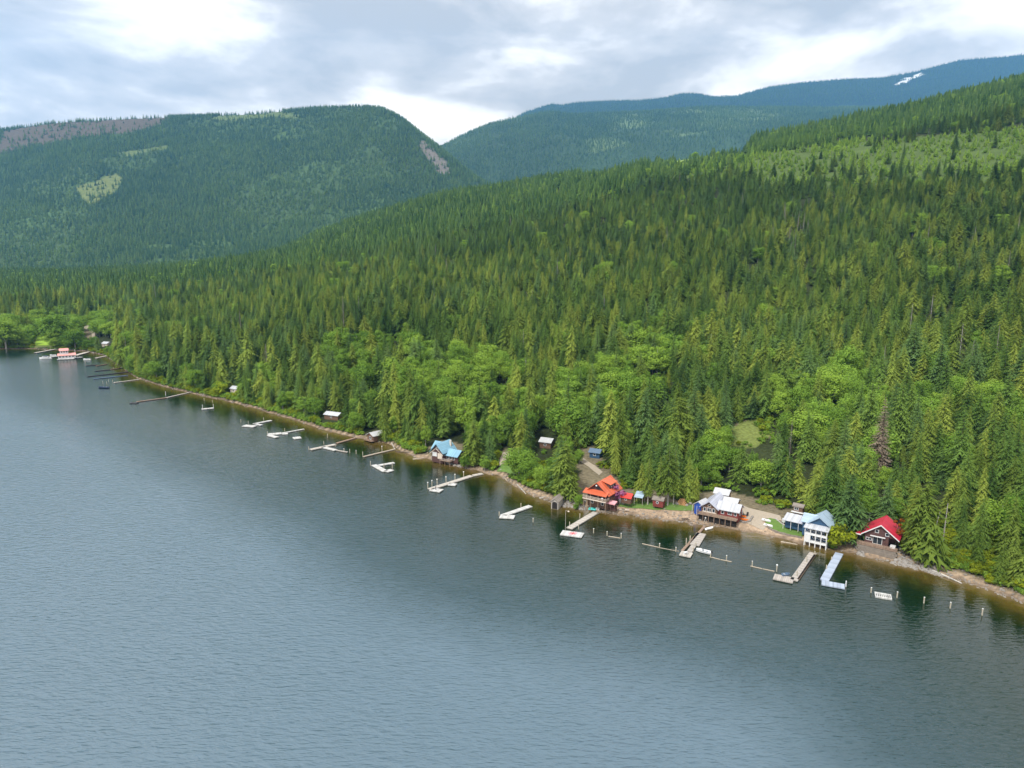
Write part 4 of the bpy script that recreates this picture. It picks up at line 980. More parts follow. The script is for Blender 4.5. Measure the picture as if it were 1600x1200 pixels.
r = house('maroon_shed', 1019, 788, 1034, 790.5, 2.6, 'small maroon shed with a round white-rimmed window behind the lawn tree trunks', 'shed')
wall(r, 0, 3.1, 0.6, 3.0, -0.8, 1.4, 'maroon_boards', ('x', 0.7, 0.5)); gable_roof(r, 0, 3.1, 0.6, 3.0, 1.4, 0.7, 'x', 'brown_shingle', 0.3, 0.3)
w_ = MB().tube((1.4, 0.58, 0.6), (1.4, 0.5, 0.6), 0.42, n=14).build('window', 'white_paint', r); MB().tube((1.4, 0.51, 0.6), (1.4, 0.47, 0.6), 0.3, n=14).build('pane', 'dark_glass', w_)
# boathouse with arched door
r = house('boathouse', 861, 791, 872, 792.5, 0.8, 'small weathered boathouse with dark arched door at the water edge', 'boathouse')
wall(r, 0, 2.3, 0, 5.0, -0.8, 1.6, 'grey_wood', ('y', 0.8, 0.5)); gable_roof(r, 0, 2.3, 0, 5.0, 1.6, 0.8, 'y', 'brown_shingle', 0.25, 0.25)
ar = [(0.35, -0.06, -0.7), (1.95, -0.06, -0.7), (1.95, -0.06, 0.9)] + [(1.15 + 0.8 * math.cos(a), -0.06, 0.9 + 0.65 * math.sin(a)) for a in np.linspace(0.3, 2.84, 8)] + [(0.35, -0.06, 0.9)]
MB().poly(ar, (0, 0.055, 0)).build('door', 'dark_gap', r)
# chalet
r = house('chalet', 675, 717, 700, 722, 1.4, 'timber-framed chalet with sky-blue metal roofs above a rocky point')
wall(r, 0, 5.2, 0, 7.0, -1.0, 3.5, 'dark_log', ('y', 2.7, 0.5)); gable_roof(r, 0, 5.2, 0, 7.0, 3.5, 2.7, 'y', 'blue_metal', 0.7, 0.8)
wall(r, -1.8, -0.02, 2.6, 7.0, -0.8, 3.6, 'dark_log', ('x', 2.0, 0.5)); gable_roof(r, -1.8, 2.2, 2.6, 7.0, 3.6, 2.0, 'x', 'blue_metal', 0.5, 0.4)
wall(r, 5.22, 11.0, 1.6, 6.0, -0.6, 2.4, 'dark_log', ('x', 1.5, 0.5)); gable_roof(r, 5.4, 11.0, 1.6, 6.0, 2.4, 1.5, 'x', 'blue_metal', 0.7, 0.3)
window(r, 2.6, 0, 3.9, 1.1, 1.1); MB().box(0.3, 2.4, -0.10, -0.01, 1.3, 2.9).build('panel', 'white_paint', r); MB().box(2.8, 4.9, -0.10, -0.01, 0.6, 2.7).build('panel', 'cream_paint', r, 'cream infill panel')
for (a, b_) in (((-0.6, 2.2), (2.5, 4.6)), ((5.8, 2.2), (2.7, 4.6))): MB().tube((a[0], -0.75, a[1]), (b_[0], -0.75, b_[1]), 0.10, n=5).build('timber_brace', 'cream_paint', r)
MB().box(4.2, 9.0, -0.8, 1.58, 0.3, 0.45).build('deck', 'deck_wood', r); railing(r, [(4.2, -0.75), (9.0, -0.75), (9.0, 1.5)], 0.45, 0.8, 'grey_wood'); posts(r, [(4.3, -0.6), (6.6, -0.6), (8.9, -0.6)], -1.6, 0.3, 0.1, 'deck_wood')
for x in (6.3, 7.7, 9.1): window(r, x, 1.6, 0.6, 0.9, 1.3)
MB().box(4.1, 4.7, 5.6, 6.2, 3.6, 6.6).build('chimney', 'cream_paint', r)
# grey-roofed boathouse
r = house('boathouse', 574, 686, 588, 690, 0.9, 'brown boathouse with pale grey gable roof on the dark shore spit', 'boathouse')
wall(r, 0, 4.2, 0, 6.0, -0.6, 2.0, 'brown_boards', ('y', 1.1, 0.5)); gable_roof(r, 0, 4.2, 0, 6.0, 2.0, 1.1, 'y', 'pale_grey_roof', 0.45, 0.5); window(r, 2.1, 0, 0.3, 1.4, 1.2)
MB().box(-0.6, 4.6, -1.4, -0.02, -0.15, 0.0).build('deck', 'deck_wood', r); railing(r, [(-0.6, -1.35), (4.6, -1.35)], 0.0, 0.8, 'deck_wood')
# roofs among the trees
def hut(name, px, py, w_, d_, h_, wm, rm, label, rz=-0.45, axis='x', cat='cabin'):
    p = GP(px, py); r = empty(name, p, rz, label=label, cat=cat)
    wall(r, 0, w_, 0, d_, -0.8, h_, wm, (axis, h_ * 0.4, 0.5)); gable_roof(r, 0, w_, 0, d_, h_, h_ * 0.4, axis, rm, 0.45, 0.4); window(r, w_ * 0.5, 0, h_ * 0.4, 1.0, 0.9); return r
hut('cabin', 843, 700, 4.6, 4.4, 2.6, 'brown_boards', 'pale_grey_roof', 'small cabin whose grey-brown roof shows between trees up the slope')
hut('cabin', 921, 715, 3.8, 3.0, 2.2, 'navy_boards', 'steel_blue', 'slate-blue shed roof above the grassy footpath')
hut('cottage', 360, 614, 4.8, 4.0, 2.6, 'cream_paint', 'white_metal', 'white-roofed cottage peeping out beside a yellow-green tree', cat='cottage')
hut('cottage', 507, 655, 8.0, 4.0, 2.4, 'brown_boards', 'white_metal', 'pale-roofed cottage half hidden behind the pebble bank trees', cat='cottage')
hut('cottage', 159, 542, 7.0, 5.0, 3.0, 'cream_paint', 'white_metal', 'white cottage at the edge of the trees near the marina', cat='cottage')
hut('cottage', 62, 521, 9.0, 6.0, 3.0, 'cream_paint', 'pale_grey_roof', 'grey house under the big leafy trees above the bright lawn', cat='cottage')

# ------------------------------------------------------------------ things around the houses
def place(name, px, py, rz=0, dz=0.0, **kw): p = GP(px, py); p.z += dz; return empty(name, p, rz, **kw)
def hull_mesh(L, B, D, flat=False, deck=None):
    st = [(-0.5, 0.86), (-0.3, 0.98), (0.0, 1.0), (0.25, 0.86), (0.4, 0.52), (0.5, 0.03)] if not flat else [(-0.5, 0.05), (-0.35, 0.7), (0, 1.0), (0.35, 0.7), (0.5, 0.05)]
    m = MB(); n = len(st)
    for k, (t, w_) in enumerate(st):
        x = t * L; hb = B / 2 * w_; sh = D * (1 + 0.25 * max(0, t) * 2)
        m.v += [(x, -hb, sh), (x, -hb * 0.72, 0.0), (x, 0, -D * 0.25), (x, hb * 0.72, 0.0), (x, hb, sh), (x, hb * 0.82, sh), (x, hb * 0.7, D * 0.35), (x, -hb * 0.7, D * 0.35), (x, -hb * 0.82, sh)]
    for k in range(n - 1):
        for i in range(9): j = (i + 1) % 9; a = k * 9; m.f.append((a + i, a + j, a + 9 + j, a + 9 + i))
    m.f.append(tuple(range(9))); m.f.append(tuple((n - 1) * 9 + 8 - i for i in range(9)))
    return m
def boat(name, loc, rz, L, B, D, hm, label, cat='boat', seats=2, shield=False, motor=True, cabin=False, group=None):
    e_ = empty(name, loc, rz, label=label, cat=cat, group=group); hull_mesh(L, B, D).build('hull', hm, e_)
    for k in range(seats): x = -L * 0.22 + k * L * 0.25; MB().box(x - 0.18, x + 0.18, -B * 0.34, B * 0.34, D * 0.55, D * 0.8).build('seat', 'boat_inside', e_)
    if shield: MB().poly([(L * 0.12, -B * 0.4, D), (L * 0.12, B * 0.4, D), (L * 0.04, B * 0.3, D + 0.5), (L * 0.04, -B * 0.3, D + 0.5)], (0.05, 0, 0.02)).build('windshield', 'dark_glass', e_)
    if motor: MB().box(-L / 2 - 0.4, -L / 2 - 0.02, -0.18, 0.18, D * 0.4, D + 0.35).build('outboard_motor', 'black_plastic', e_, bevel=0.04)
    if cabin:
        c = MB().box(-L * 0.25, L * 0.2, -B * 0.36, B * 0.36, D, D + 1.1).build('cabin', 'boat_white', e_, bevel=0.1); MB().box(-L * 0.22, L * 0.17, -B * 0.37, B * 0.37, D + 0.45, D + 0.85).build('window_band', 'dark_glass', c)
        MB().box(-L * 0.3, L * 0.12, -B * 0.4, B * 0.4, D + 1.25, D + 1.33).build('canopy', 'boat_navy', e_)
    return e_
def kayak(px, py, rz, m, label, L=3.8, dz=0.3, group=None):
    e_ = place('kayak', px, py, rz, dz, label=label, cat='kayak', group=group); hull_mesh(L, 0.75, 0.32, True).build('hull', m, e_)
    MB().box(-0.5, 0.4, -0.22, 0.22, 0.30, 0.36).build('cockpit', 'black_plastic', e_); return e_
kayak(1149, 811.5, -0.55, 'orange_plastic', 'front orange kayak lying on the beach at the right end of the lodge deck', 5.2)
kayak(1155, 812.8, -0.5, 'orange_plastic', 'middle orange kayak of the three beside the lodge, pulled furthest right', 5.2)
kayak(1152, 807.5, -0.5, 'orange_plastic', 'rear orange kayak nearest the small white trailer', 5.0)
e_ = place('utility_trailer', 1154, 806, -0.5, 0, label='small white box trailer parked at the right end of the lodge', cat='trailer')
MB().box(-1.0, 1.0, -0.7, 0.7, 0.45, 1.5).build('box_body', 'white_paint', e_, bevel=0.04); MB().tube((1.0, 0, 0.5), (1.9, 0, 0.45), 0.05).build('tow_bar', 'black_plastic', e_)
for s in (-1, 1): MB().tube((-0.1, s * 0.72, 0.3), (-0.1, s * 0.86, 0.3), 0.3, n=10).build('wheel', 'black_plastic', e_)
def chair(px, py, rz, label):
    e_ = place('garden_chair', px, py, rz, 0, label=label, cat='chair'); MB().box(-0.3, 0.3, -0.3, 0.35, 0.38, 0.46).build('seat', 'black_plastic', e_)
    MB().hexa([(-0.3, 0.35, 0.42), (0.3, 0.35, 0.42), (0.3, 0.43, 0.42), (-0.3, 0.43, 0.42), (-0.3, 0.65, 1.15), (0.3, 0.65, 1.15), (0.3, 0.73, 1.15), (-0.3, 0.73, 1.15)]).build('backrest', 'black_plastic', e_)
    for a in (-0.27, 0.27):
        for b_ in (-0.25, 0.3): MB().tube((a, b_, 0), (a, b_, 0.4), 0.03, n=5).build('leg', 'black_plastic', e_)
chair(1161, 805, 0.3, 'dark garden chair just right of the white box trailer'); chair(1166.5, 807, -0.8, 'dark garden chair furthest right on the gravel by the lodge')
e_ = place('boat_trailer', 1237, 821, -0.48, 0, label='covered motorboat on a trailer parked in front of the white-roofed garage', cat='boat trailer')
h_ = hull_mesh(5.2, 1.8, 0.7).build('hull', 'boat_white', e_); h_.location.z = 0.7
MB().poly([(-2.5, -0.85, 1.42), (2.2, -0.7, 1.5), (1.0, 0, 1.95), (-2.0, 0, 1.8)], (0, 0, 0.05)).poly([(-2.5, 0.85, 1.42), (2.2, 0.7, 1.5), (1.0, 0, 1.95), (-2.0, 0, 1.8)], (0, 0, 0.05)).build('cover', 'boat_white', e_)
MB().box(-2.4, 3.0, -0.08, 0.08, 0.42, 0.52).build('frame', 'steel_blue', e_)
for s in (-1, 1): MB().tube((-0.6, s * 0.85, 0.33), (-0.6, s * 1.02, 0.33), 0.33, n=10).build('wheel', 'black_plastic', e_)
for (px, py, lab) in ((1197, 815, 'small white rowing dinghy at the upper left corner of the bright lawn'), (1200, 823, 'small white rowing dinghy at the lower left corner of the bright lawn')):
    p = GP(px, py); boat('dinghy', p + Vector((0, 0, 0.15)), -0.7, 2.6, 1.1, 0.4, 'boat_white', lab, 'dinghy', 1, motor=False)
# low wall round the cottage lawn
def low_wall(name, pts, h_, t_, m, label, cat='wall', pw=0.9):
    e_ = empty(name, GP(*pts[0]), 0, label=label, cat=cat); o = e_.location
    W = [GP(*q) for q in pts]; b = 0
    for a, c in zip(W[:-1], W[1:]):
        n = max(1, int((c - a).length / pw)); d = (c - a); d.z = 0; d.normalize(); s = Vector((-d.y, d.x, 0)) * t_ / 2
        for i in range(n):
            p0 = a.lerp(c, (i + 0.03) / n) - o; p1 = a.lerp(c, (i + 0.97) / n) - o; hh = h_ * random.uniform(0.85, 1.1)
            lo = min(p0.z, p1.z) - 0.4; hi = (p0.z + p1.z) / 2 + hh
            MB().hexa([(*(p0 - s)[:2], lo), (*(p1 - s)[:2], lo), (*(p1 + s)[:2], lo), (*(p0 + s)[:2], lo), (*(p0 - s)[:2], hi), (*(p1 - s)[:2], hi), (*(p1 + s)[:2], hi), (*(p0 + s)[:2], hi)]).build('block', m, e_)
low_wall('retaining_wall', [(1196, 820), (1202, 827), (1215, 833), (1235, 838), (1253, 842)], 0.5, 0.4, 'stone', 'low stone retaining wall along the lake side of the cottage lawn')
low_wall('kerb_wall', [(1211, 811), (1223, 820.5), (1253, 828.5)], 0.3, 0.3, 'concrete', 'pale curved kerb between cottage lawn and garage gravel')
low_wall('log_breakwater', [(1151, 812), (1163, 818), (1172, 815), (1176, 808)], 0.5, 0.5, 'pale_stone', 'low tan stone border beside the driveway at the lodge beach', pw=0.8)
low_wall('timber_wall', [(925, 797), (938, 799), (955, 800.5)], 0.35, 0.3, 'log_wood', 'low timber edging on the shore at the foot of the orange-roofed house', pw=2.2)
# board fence behind the lawn
e_ = empty('board_fence', GP(985, 783), 0, label='brown board fence running behind the lawn towards the maroon shed', cat='fence'); o = e_.location
a, c = GP(985, 783), GP(1018, 785); n = 22; bm_ = None
for i in range(n + 1):
    p = a.lerp(c, i / n) - o; me_ = MB().box(p.x - 0.13, p.x + 0.13, p.y - 0.03, p.y + 0.03, p.z - 0.3, p.z + 1.3 + 0.05 * (i % 2)).build('board', 'brown_boards', e_)
# stairs down to the beach from orange house
e_ = empty('garden_steps', GP(964, 784), 0, label='pale concrete steps leading down to the left end of the lawn', cat='steps'); o = e_.location
a, c = GP(965, 778), GP(973, 789)
for i in range(7):
    p = a.lerp(c, i / 7) - o; MB().box(p.x - 0.7, p.x + 0.7, p.y - 0.5, p.y + 0.4, p.z - 0.2, p.z + 0.12).build('step', 'concrete', e_)
# wood pile
e_ = empty('log_pile', GP(1066, 789), -0.5, label='stack of freshly cut orange logs behind the right end of the lawn', cat='log pile')
for j in range(4):
    for i in range(6 - j): MB().tube((i * 0.5 + j * 0.25 - 1.5, -0.6, 0.25 + j * 0.43), (i * 0.5 + j * 0.25 - 1.5, 1.0, 0.25 + j * 0.43), 0.23, n=7).build('log', 'fresh_log', e_)
for q, (px, py) in enumerate([(1073, 791), (1078, 788), (1058, 788)]): tag(MB().ball((0, 0, 0), 0.55 + 0.1 * q, 8, 5, 0.7).build('boulder', 'pale_stone'), label=['pale boulder right of the cut log stack', 'pale boulder between log stack and blue tarpaulin shed', 'pale boulder left of the cut log stack'][q], cat='boulder').location = GP(px, py) + Vector((0, 0, 0.3))
# beach things
e_ = place('sun_float', 925.5, 798, -0.3, 0.45, label='turquoise water-toy raft resting on the shore below the orange-roofed house', cat='raft')
MB().box(-1.0, 1.0, -0.7, 0.7, 0, 0.12).build('mat', 'turquoise', e_, bevel=0.03)
for a, b_ in (((-1, -0.7), (1, -0.7)), ((1, -0.7), (1, 0.7)), ((1, 0.7), (-1, 0.7)), ((-1, 0.7), (-1, -0.7))): MB().tube((*a, 0.12), (*b_, 0.12), 0.16, n=7).build('tube', 'turquoise', e_)
e_ = place('beach_locker', 934, 797, -0.3, 0.0, label='white locker with red lid where the dock of the orange-roofed house meets land', cat='locker')
MB().box(-0.55, 0.55, -0.4, 0.4, 0, 1.0).build('body', 'white_paint', e_); MB().box(-0.6, 0.6, -0.45, 0.45, 1.0, 1.12).build('lid', 'red_paint', e_)
kayak(974, 799, -0.15, 'cream_paint', 'pale cream kayak lying on the pebbles below the lawn', 3.4)
e_ = place('fire_pit', 1073, 812, 0, 0.0, label='dark scorched driftwood heap on the beach left of the lodge', cat='wood heap')
for i in range(26):
    a = random.random() * 6.28; rr = random.random() * 1.7; L_ = random.uniform(0.5, 1.3); b_ = random.random() * 6.28
    MB().tube((rr * math.cos(a), rr * math.sin(a), 0.05 + random.random() * 0.2), (rr * math.cos(a) + L_ * math.cos(b_), rr * math.sin(a) + L_ * math.sin(b_), 0.1 + random.random() * 0.25), 0.07, n=5).build('stick', 'bark', e_)
e_ = place('tree_stump', 1051, 805, 0, -0.1, label='upright weathered stump on the beach below the lawn', cat='stump')
MB().path([(0, 0, 0), (0.05, 0, 0.5), (0.1, 0.05, 1.1)], [0.35, 0.22, 0.16], 8).build('trunk', 'log_wood', e_)
for a in range(4): MB().tube((0, 0, 0.12), (0.6 * math.cos(a * 1.6), 0.6 * math.sin(a * 1.6), 0.02), 0.1, 0.04, 5).build('root', 'log_wood', e_)
def log(a, c, r0, label, z=0.15, m='log_wood', stubs=3):
    A, C = a, c; e_ = empty('driftwood_log', A, 0, label=label, cat='log'); d = C - A
    MB().path([(0, 0, 0), d * 0.5 + Vector((0, 0, 0.05)), d], [r0, r0 * 0.85, r0 * 0.5], 8).build('trunk', m, e_)
    for k in range(stubs): p = d * (0.3 + 0.2 * k); MB().tube(p, p + Vector((random.uniform(-0.5, 0.5), random.uniform(-0.5, 0.5), 0.5)), 0.06, 0.03, 5).build('branch_stub', m, e_)
    return e_
log(GP(1457, 893) + Vector((0, 0, 0.25)), P(1503, 911.5, 0.15), 0.26, 'long bleached driftwood log at the waterline below the right-hand forest', m='pale_wood')
log(GP(1190, 873 - 30), GP(1217, 849), 0.18, 'thin driftwood pole along the shore in front of the cottage lawn') if False else None
log(P(1220, 846.5, 0.1), P(1246, 851, 0.1), 0.2, 'weathered pole on the waterline in front of the cottage lawn')
log(GP(788, 747) , GP(793, 752) , 0.2, 'short pale log at the tan beach right of the lamp-lined dock')
log(GP(808, 757), GP(822, 772), 0.2, 'curved pale log along the dark bank left of the arched boathouse', m='pale_wood')
log(GP(843, 779), GP(853, 776), 0.28, 'thick pale log tip pointing at the lake beside the arched boathouse', m='pale_wood')
log(P(618, 705, 0.2), P(642, 708, 0.2), 0.22, 'dark sunken pole off the wooded point left of the chalet', m='bark')
log(GP(612, 692), GP(617, 702), 0.22, 'pale log standing out on the wooded point above the single beam dock', m='pale_wood')

# rocks: the riprap and the pebble beach
def rock_meshes(n, m):
    out_ = []
    for s in range(n):
        bm = bmesh.new(); bmesh.ops.create_icosphere(bm, subdivisions=1, radius=0.5)
        rr = np.random.default_rng(200 + s)
        for v in bm.verts: v.co = Vector((v.co.x * 1.2, v.co.y, v.co.z * 0.7)) * float(rr.uniform(0.75, 1.25))
        me = bpy.data.meshes.new('rock'); bm.to_mesh(me); bm.free(); me.materials.append(MATS[m]); out_.append(me)
    return out_
rx, ry = [], []
uu = RNG.uniform(-0.75, 0.95, 16000); tt = RNG.exponential(3.0, 16000) - 0.8; k = (tt < 9.5); uu, tt = uu[k], tt[k]; yy = shore_d(uu) + tt; xx = uu * yy; zz_ = main.at(xx, yy)
pxx, pyy, _ = project(xx, yy, zz_); k = ~((pxx > 1125) & (pxx < 1340) & (RNG.random(len(xx)) < 0.8)); xx, yy, zz_, pxx = [q[k] for q in (xx, yy, zz_, pxx)]
big = ((pxx > 1395) & (pxx < 1470)) | ((pxx > 675) & (pxx < 720)) | ((pxx > 1330) & (pxx < 1350)) | ((pxx > 878) & (pxx < 915))
sz = RNG.gamma(2.2, 0.13, len(xx)).clip(0.1, 0.9) * np.where(big, 1.45, 1.0) * np.interp(yy, [150, 500], [0.9, 1.8])
k = big | ((RNG.random(len(xx)) < 0.32) & ((yy < 230) | (RNG.random(len(xx)) < 0.35))); xx, yy, zz_, sz, big = [q[k] for q in (xx, yy, zz_, sz, big)]
cl_ = proto_collection('rock_kinds', rock_meshes(3, 'stone') + rock_meshes(3, 'pale_stone'))
instancer('shore_rocks', np.stack([xx, yy, zz_ + sz * 0.1], -1), np.stack([sz] * 3, -1), RNG.uniform(0, 6.28, len(xx)), RNG.integers(0, 3, len(xx)) + np.where(big | (RNG.random(len(xx)) < 0.3), 3, 0), cl_, 'loose rocks and cobbles along the shoreline')

# ------------------------------------------------------------------ docks, pilings, booms
def dock(label, segs, pst=(), group='docks along the shore', name='dock', z=0.42, th=0.28, sec=3.0, cat='dock'):
    o = P(*segs[0][1], z); e_ = empty(name, (o.x, o.y, 0), 0, label=label, cat=cat, group=group)
    for nm, a, c, w_, m in segs:
        A, C = P(*a, z), P(*c, z); d = C - A; L = d.length; rz = math.atan2(d.y, d.x); n = max(1, int(round(L / sec)))
        for i in range(n):
            ob = MB().box(0.02, L / n - 0.03, -w_ / 2, w_ / 2, -th, 0).build(nm, m, e_); q = A + d * (i / n) - e_.location
            ob.location = (q.x, q.y, z); ob.rotation_euler = (0, 0, rz)
        ob = MB().box(0.15, L - 0.15, -w_ / 2 + 0.12, w_ / 2 - 0.12, -0.55, -th - 0.004).build('float', 'float_dark', e_); q = A - e_.location; ob.location = (q.x, q.y, z); ob.rotation_euler = (0, 0, rz)
    for q in pst:
        px, py, h_ = q[:3]; m = q[3] if len(q) > 3 else 'piling_wood'; p = P(px, py, 0) - e_.location
        ob = MB().tube((0, 0, -0.8), (0, 0, h_), 0.13, n=7).build('post', m, e_); ob.location = (p.x, p.y, 0)
        if len(q) > 4: MB().ball((0, 0, h_ + 0.15), 0.24, 7, 4).build('lamp_globe', 'white_paint', ob)
    return e_
dock('blue-grey L-shaped dock in front of the crimson-roofed cabin', [('walkway', (1311.5, 864), (1288, 906.5), 1.9, 'blue_grey_dock'), ('platform', (1283.5, 909.5), (1320, 916), 2.4, 'blue_grey_dock')],
     [(1280.5, 908, 1.9, 'black_plastic'), (1321.5, 917, 1.5, 'white_paint'), (1291, 891, 1.4), (1299, 877, 1.2)])
D2 = dock('weathered grey wooden L-shaped dock in front of the white-porched cottage', [('walkway', (1270.5, 863.5), (1240.5, 906), 1.7, 'grey_wood'), ('side_beam', (1273.5, 866), (1247, 905), 0.45, 'deck_wood'), ('platform', (1209, 900), (1240, 906.5), 3.0, 'grey_wood')],
     [(1260, 880, 2.0), (1273, 869, 1.3), (1245, 902, 1.6)])
D3 = dock('cluttered grey dock with gangway below the maroon lodge', [('walkway', (1096, 833), (1085, 851), 2.6, 'grey_wood'), ('walkway', (1084, 852), (1077, 862), 1.3, 'grey_wood'), ('platform', (1063, 863.5), (1081, 867), 2.8, 'pale_wood'), ('gangway', (1101, 822), (1066, 860), 0.7, 'deck_wood')],
     [(1072, 853, 2.2), (1078, 848, 2.0), (1087, 854, 1.2), (1083, 862, 1.3)])
D4 = dock('grey dock with square end platform below the orange-roofed house', [('walkway', (931, 800), (889.5, 825), 1.9, 'pale_wood'), ('platform', (877, 831.5), (911, 836), 3.2, 'white_dock')],
     [(904, 827, 1.8), (890, 822, 1.3), (906, 810, 1.5)])
dock('small white L-shaped dock floating free between two bare shores', [('walkway', (829, 790), (787, 804.5), 1.8, 'white_dock'), ('platform', (781, 806), (804, 807.5), 2.6, 'white_dock')], [(814, 792, 1.2), (780, 806, 1.3)])
dock('long dock with a row of white lamp posts beyond the tan beach', [('walkway', (737, 743), (671, 764), 1.9, 'pale_wood'), ('walkway', (754, 739.5), (739, 742.5), 1.6, 'pale_wood'), ('platform', (674, 764), (690, 766.5), 2.8, 'white_dock'), ('side_platform', (701, 756), (713, 757), 2.0, 'white_dock')],
     [(668.5, 764, 2.1, 'piling_wood', 1), (675, 761, 2.1, 'piling_wood', 1), (683, 759, 2.1, 'piling_wood', 1), (697, 755, 2.1, 'piling_wood', 1), (711, 751, 2.1, 'piling_wood', 1), (724.5, 747, 2.1, 'piling_wood', 1), (681, 767, 1.6, 'black_plastic')])
dock('white U-shaped dock left of the chalet point', [('walkway', (616, 722.5), (590, 727), 1.6, 'white_dock'), ('walkway', (584, 726), (602, 736), 2.0, 'white_dock'), ('platform', (603, 736.5), (613, 733.5), 2.2, 'white_dock')], [(579, 727.5, 1.8), (613, 732.5, 2.2), (600, 731, 1.6)])
dock('single narrow beam dock off the wooded point', [('walkway', (618, 701), (568, 713), 0.8, 'log_wood')], [(597, 706, 2.1, 'piling_wood', 1), (567, 713.5, 2.0)])
dock('crossed dock with brown gangway and slanting arm below the grey-roofed boathouse', [('walkway', (524, 694), (485, 702), 2.0, 'pale_wood'), ('gangway', (556, 683.5), (526, 692), 1.2, 'deck_wood'), ('side_arm', (504, 698), (525, 703), 1.8, 'white_dock'), ('side_arm', (526, 703), (543, 706), 0.7, 'grey_wood')],
     [(482.5, 703, 1.4), (506, 694, 1.3), (524, 698, 1.4), (512, 684, 1.8)])
dock('small square white swimming raft between two docks', [('platform', (458, 684.5), (470, 683), 3.2, 'white_dock')], name='swim_raft', group='rafts off the shore', cat='raft')
dock('white dock with clutter and one side platform before the pebble bank', [('walkway', (475, 670), (440, 676.5), 1.0, 'white_dock'), ('walkway', (440, 676.5), (418, 678.5), 2.8, 'white_dock'), ('side_arm', (420, 679.5), (433, 683), 2.0, 'white_dock'), ('side_platform', (441, 677.5), (450, 677), 2.0, 'white_dock')], [(418, 679, 1.5), (445, 674, 1.4)])
dock('white F-shaped dock, left of the dock with clutter', [('walkway', (424, 656.5), (396, 662), 1.6, 'white_dock'), ('platform', (381, 664.5), (399, 666), 3.0, 'white_dock'), ('side_arm', (398, 661.5), (409, 664), 1.4, 'white_dock')], [(388, 662, 1.4), (412, 657, 1.4)])
dock('narrow white raft between two white posts', [('platform', (315, 639), (334, 637), 2.0, 'white_dock')], [(316.5, 637, 1.6, 'white_paint'), (333.5, 636, 1.6, 'white_paint')], name='swim_raft', group='rafts off the shore', cat='raft')
dock('very long thin grey pier left of the narrow raft', [('walkway', (299, 612), (260, 621), 1.3, 'grey_wood'), ('walkway', (260, 621), (213, 627.5), 1.1, 'deck_wood'), ('platform', (204, 629), (215, 629.5), 2.0, 'float_dark')], [(259, 618, 2.3, 'white_paint')])
dock('pale thin pier nearest the forest corner, second row of the far docks', [('walkway', (217, 592.5), (178, 597.5), 1.3, 'pale_wood')], [(170, 597, 1.6), (176, 597, 1.6)])
dock('wide dark floating breakwater among the far docks', [('walkway', (206, 580), (136, 588), 1.2, 'float_dark'), ('walkway', (200, 586), (146, 591.5), 1.2, 'steel_blue')], [(134, 586, 1.8, 'black_plastic'), (162, 586, 1.5, 'black_plastic')])
dock('thin dark dock with moored craft, third among the far docks', [('walkway', (196, 573.5), (172, 577), 1.2, 'deck_wood'), ('walkway', (172, 577), (148, 579.5), 1.8, 'float_dark')], [(177.5, 577, 1.4)])
dock('short dark dock with bent arm, nearest to the marina', [('walkway', (167, 568.5), (150, 571.5), 0.9, 'deck_wood'), ('walkway', (152, 569.5), (134, 571), 1.6, 'float_dark')], [(133.5, 568, 1.8)])
dock('pale dock reaching out from the corner of the bay', [('walkway', (182, 553), (150, 559), 2.2, 'pale_wood')])
dock('pale gangway dock joining the marina boathouse to the shore', [('walkway', (154, 547.5), (137, 549.5), 2.4, 'grey_wood'), ('walkway', (136, 550), (118, 555), 3.6, 'pale_wood')], z=0.6)
dock('long white pier reaching out beyond the marina boathouse', [('walkway', (99, 543), (55, 551), 2.6, 'pale_wood')], z=0.6)
dock('broad marina dock carrying the boathouse and a mooring arm to the white cruiser', [('platform', (91, 560.5), (117, 559.5), 7.5, 'white_dock'), ('platform', (117, 559), (127, 557.5), 4.0, 'white_dock'), ('walkway', (92, 556), (74, 558), 3.0, 'white_dock')], name='marina_dock', z=0.6)
r = house('marina_boathouse', 90.5, 561, 115, 559.5, 0.65, 'two-tier white boathouse with pink-red roofs standing on the marina dock', 'boathouse')
wall(r, 0.3, 11.5, -0.6, 5.0, 0, 2.6, 'white_paint'); gable_roof(r, 0.3, 11.5, -0.6, 5.0, 2.6, 1.2, 'x', 'pink_roof', 0.6, 0.4)
wall(r, 1.6, 7.0, 0.8, 4.6, 3.4, 6.2, 'white_paint', label='upper tier wall'); gable_roof(r, 1.6, 7.0, 0.8, 4.6, 6.2, 1.3, 'x', 'pink_roof', 0.5, 0.4)
for x in (1.5, 3.6, 5.7, 7.8, 9.9): window(r, x, -0.6, 0.9, 1.2, 1.2)
for x in (2.8, 4.4, 6.0): window(r, x, 0.8, 4.5, 1.0, 1.1)
MB().tube((11.4, 2, 0), (11.4, 2, 6.5), 0.12, n=6).build('mast', 'white_paint', r)
boat('cabin_cruiser', P(71, 561, 0) + Vector((0, 0, 0.1)), math.pi + 0.15, 8.5, 2.9, 1.1, 'boat_white', 'white cabin cruiser moored left of the marina boathouse', cabin=True, seats=0)
boat('motorboat', P(136, 562.5, 0) + Vector((0, 0, 0.1)), math.pi - 0.15, 6.0, 2.1, 0.8, 'boat_white', 'white open motorboat moored right of the marina boathouse', shield=True)
boat('motorboat', P(162, 606.5, 0) + Vector((0, 0, 0.1)), math.pi - 0.1, 6.6, 2.0, 0.7, 'boat_navy', 'dark open motorboat anchored alone off the far docks')
boat('motorboat', P(83, 556, 0) + Vector((0, 0, 0.1)), math.pi, 5.0, 1.9, 0.8, 'boat_white', 'small white boat tied behind the cabin cruiser at the marina', shield=True)
boat('motorboat', P(1099, 863.5, 0) + Vector((0, 0, 0.12)), math.pi - 0.62, 3.9, 1.5, 0.55, 'boat_white', 'small white open motorboat moored between lodge dock and log boom', shield=True, seats=2)
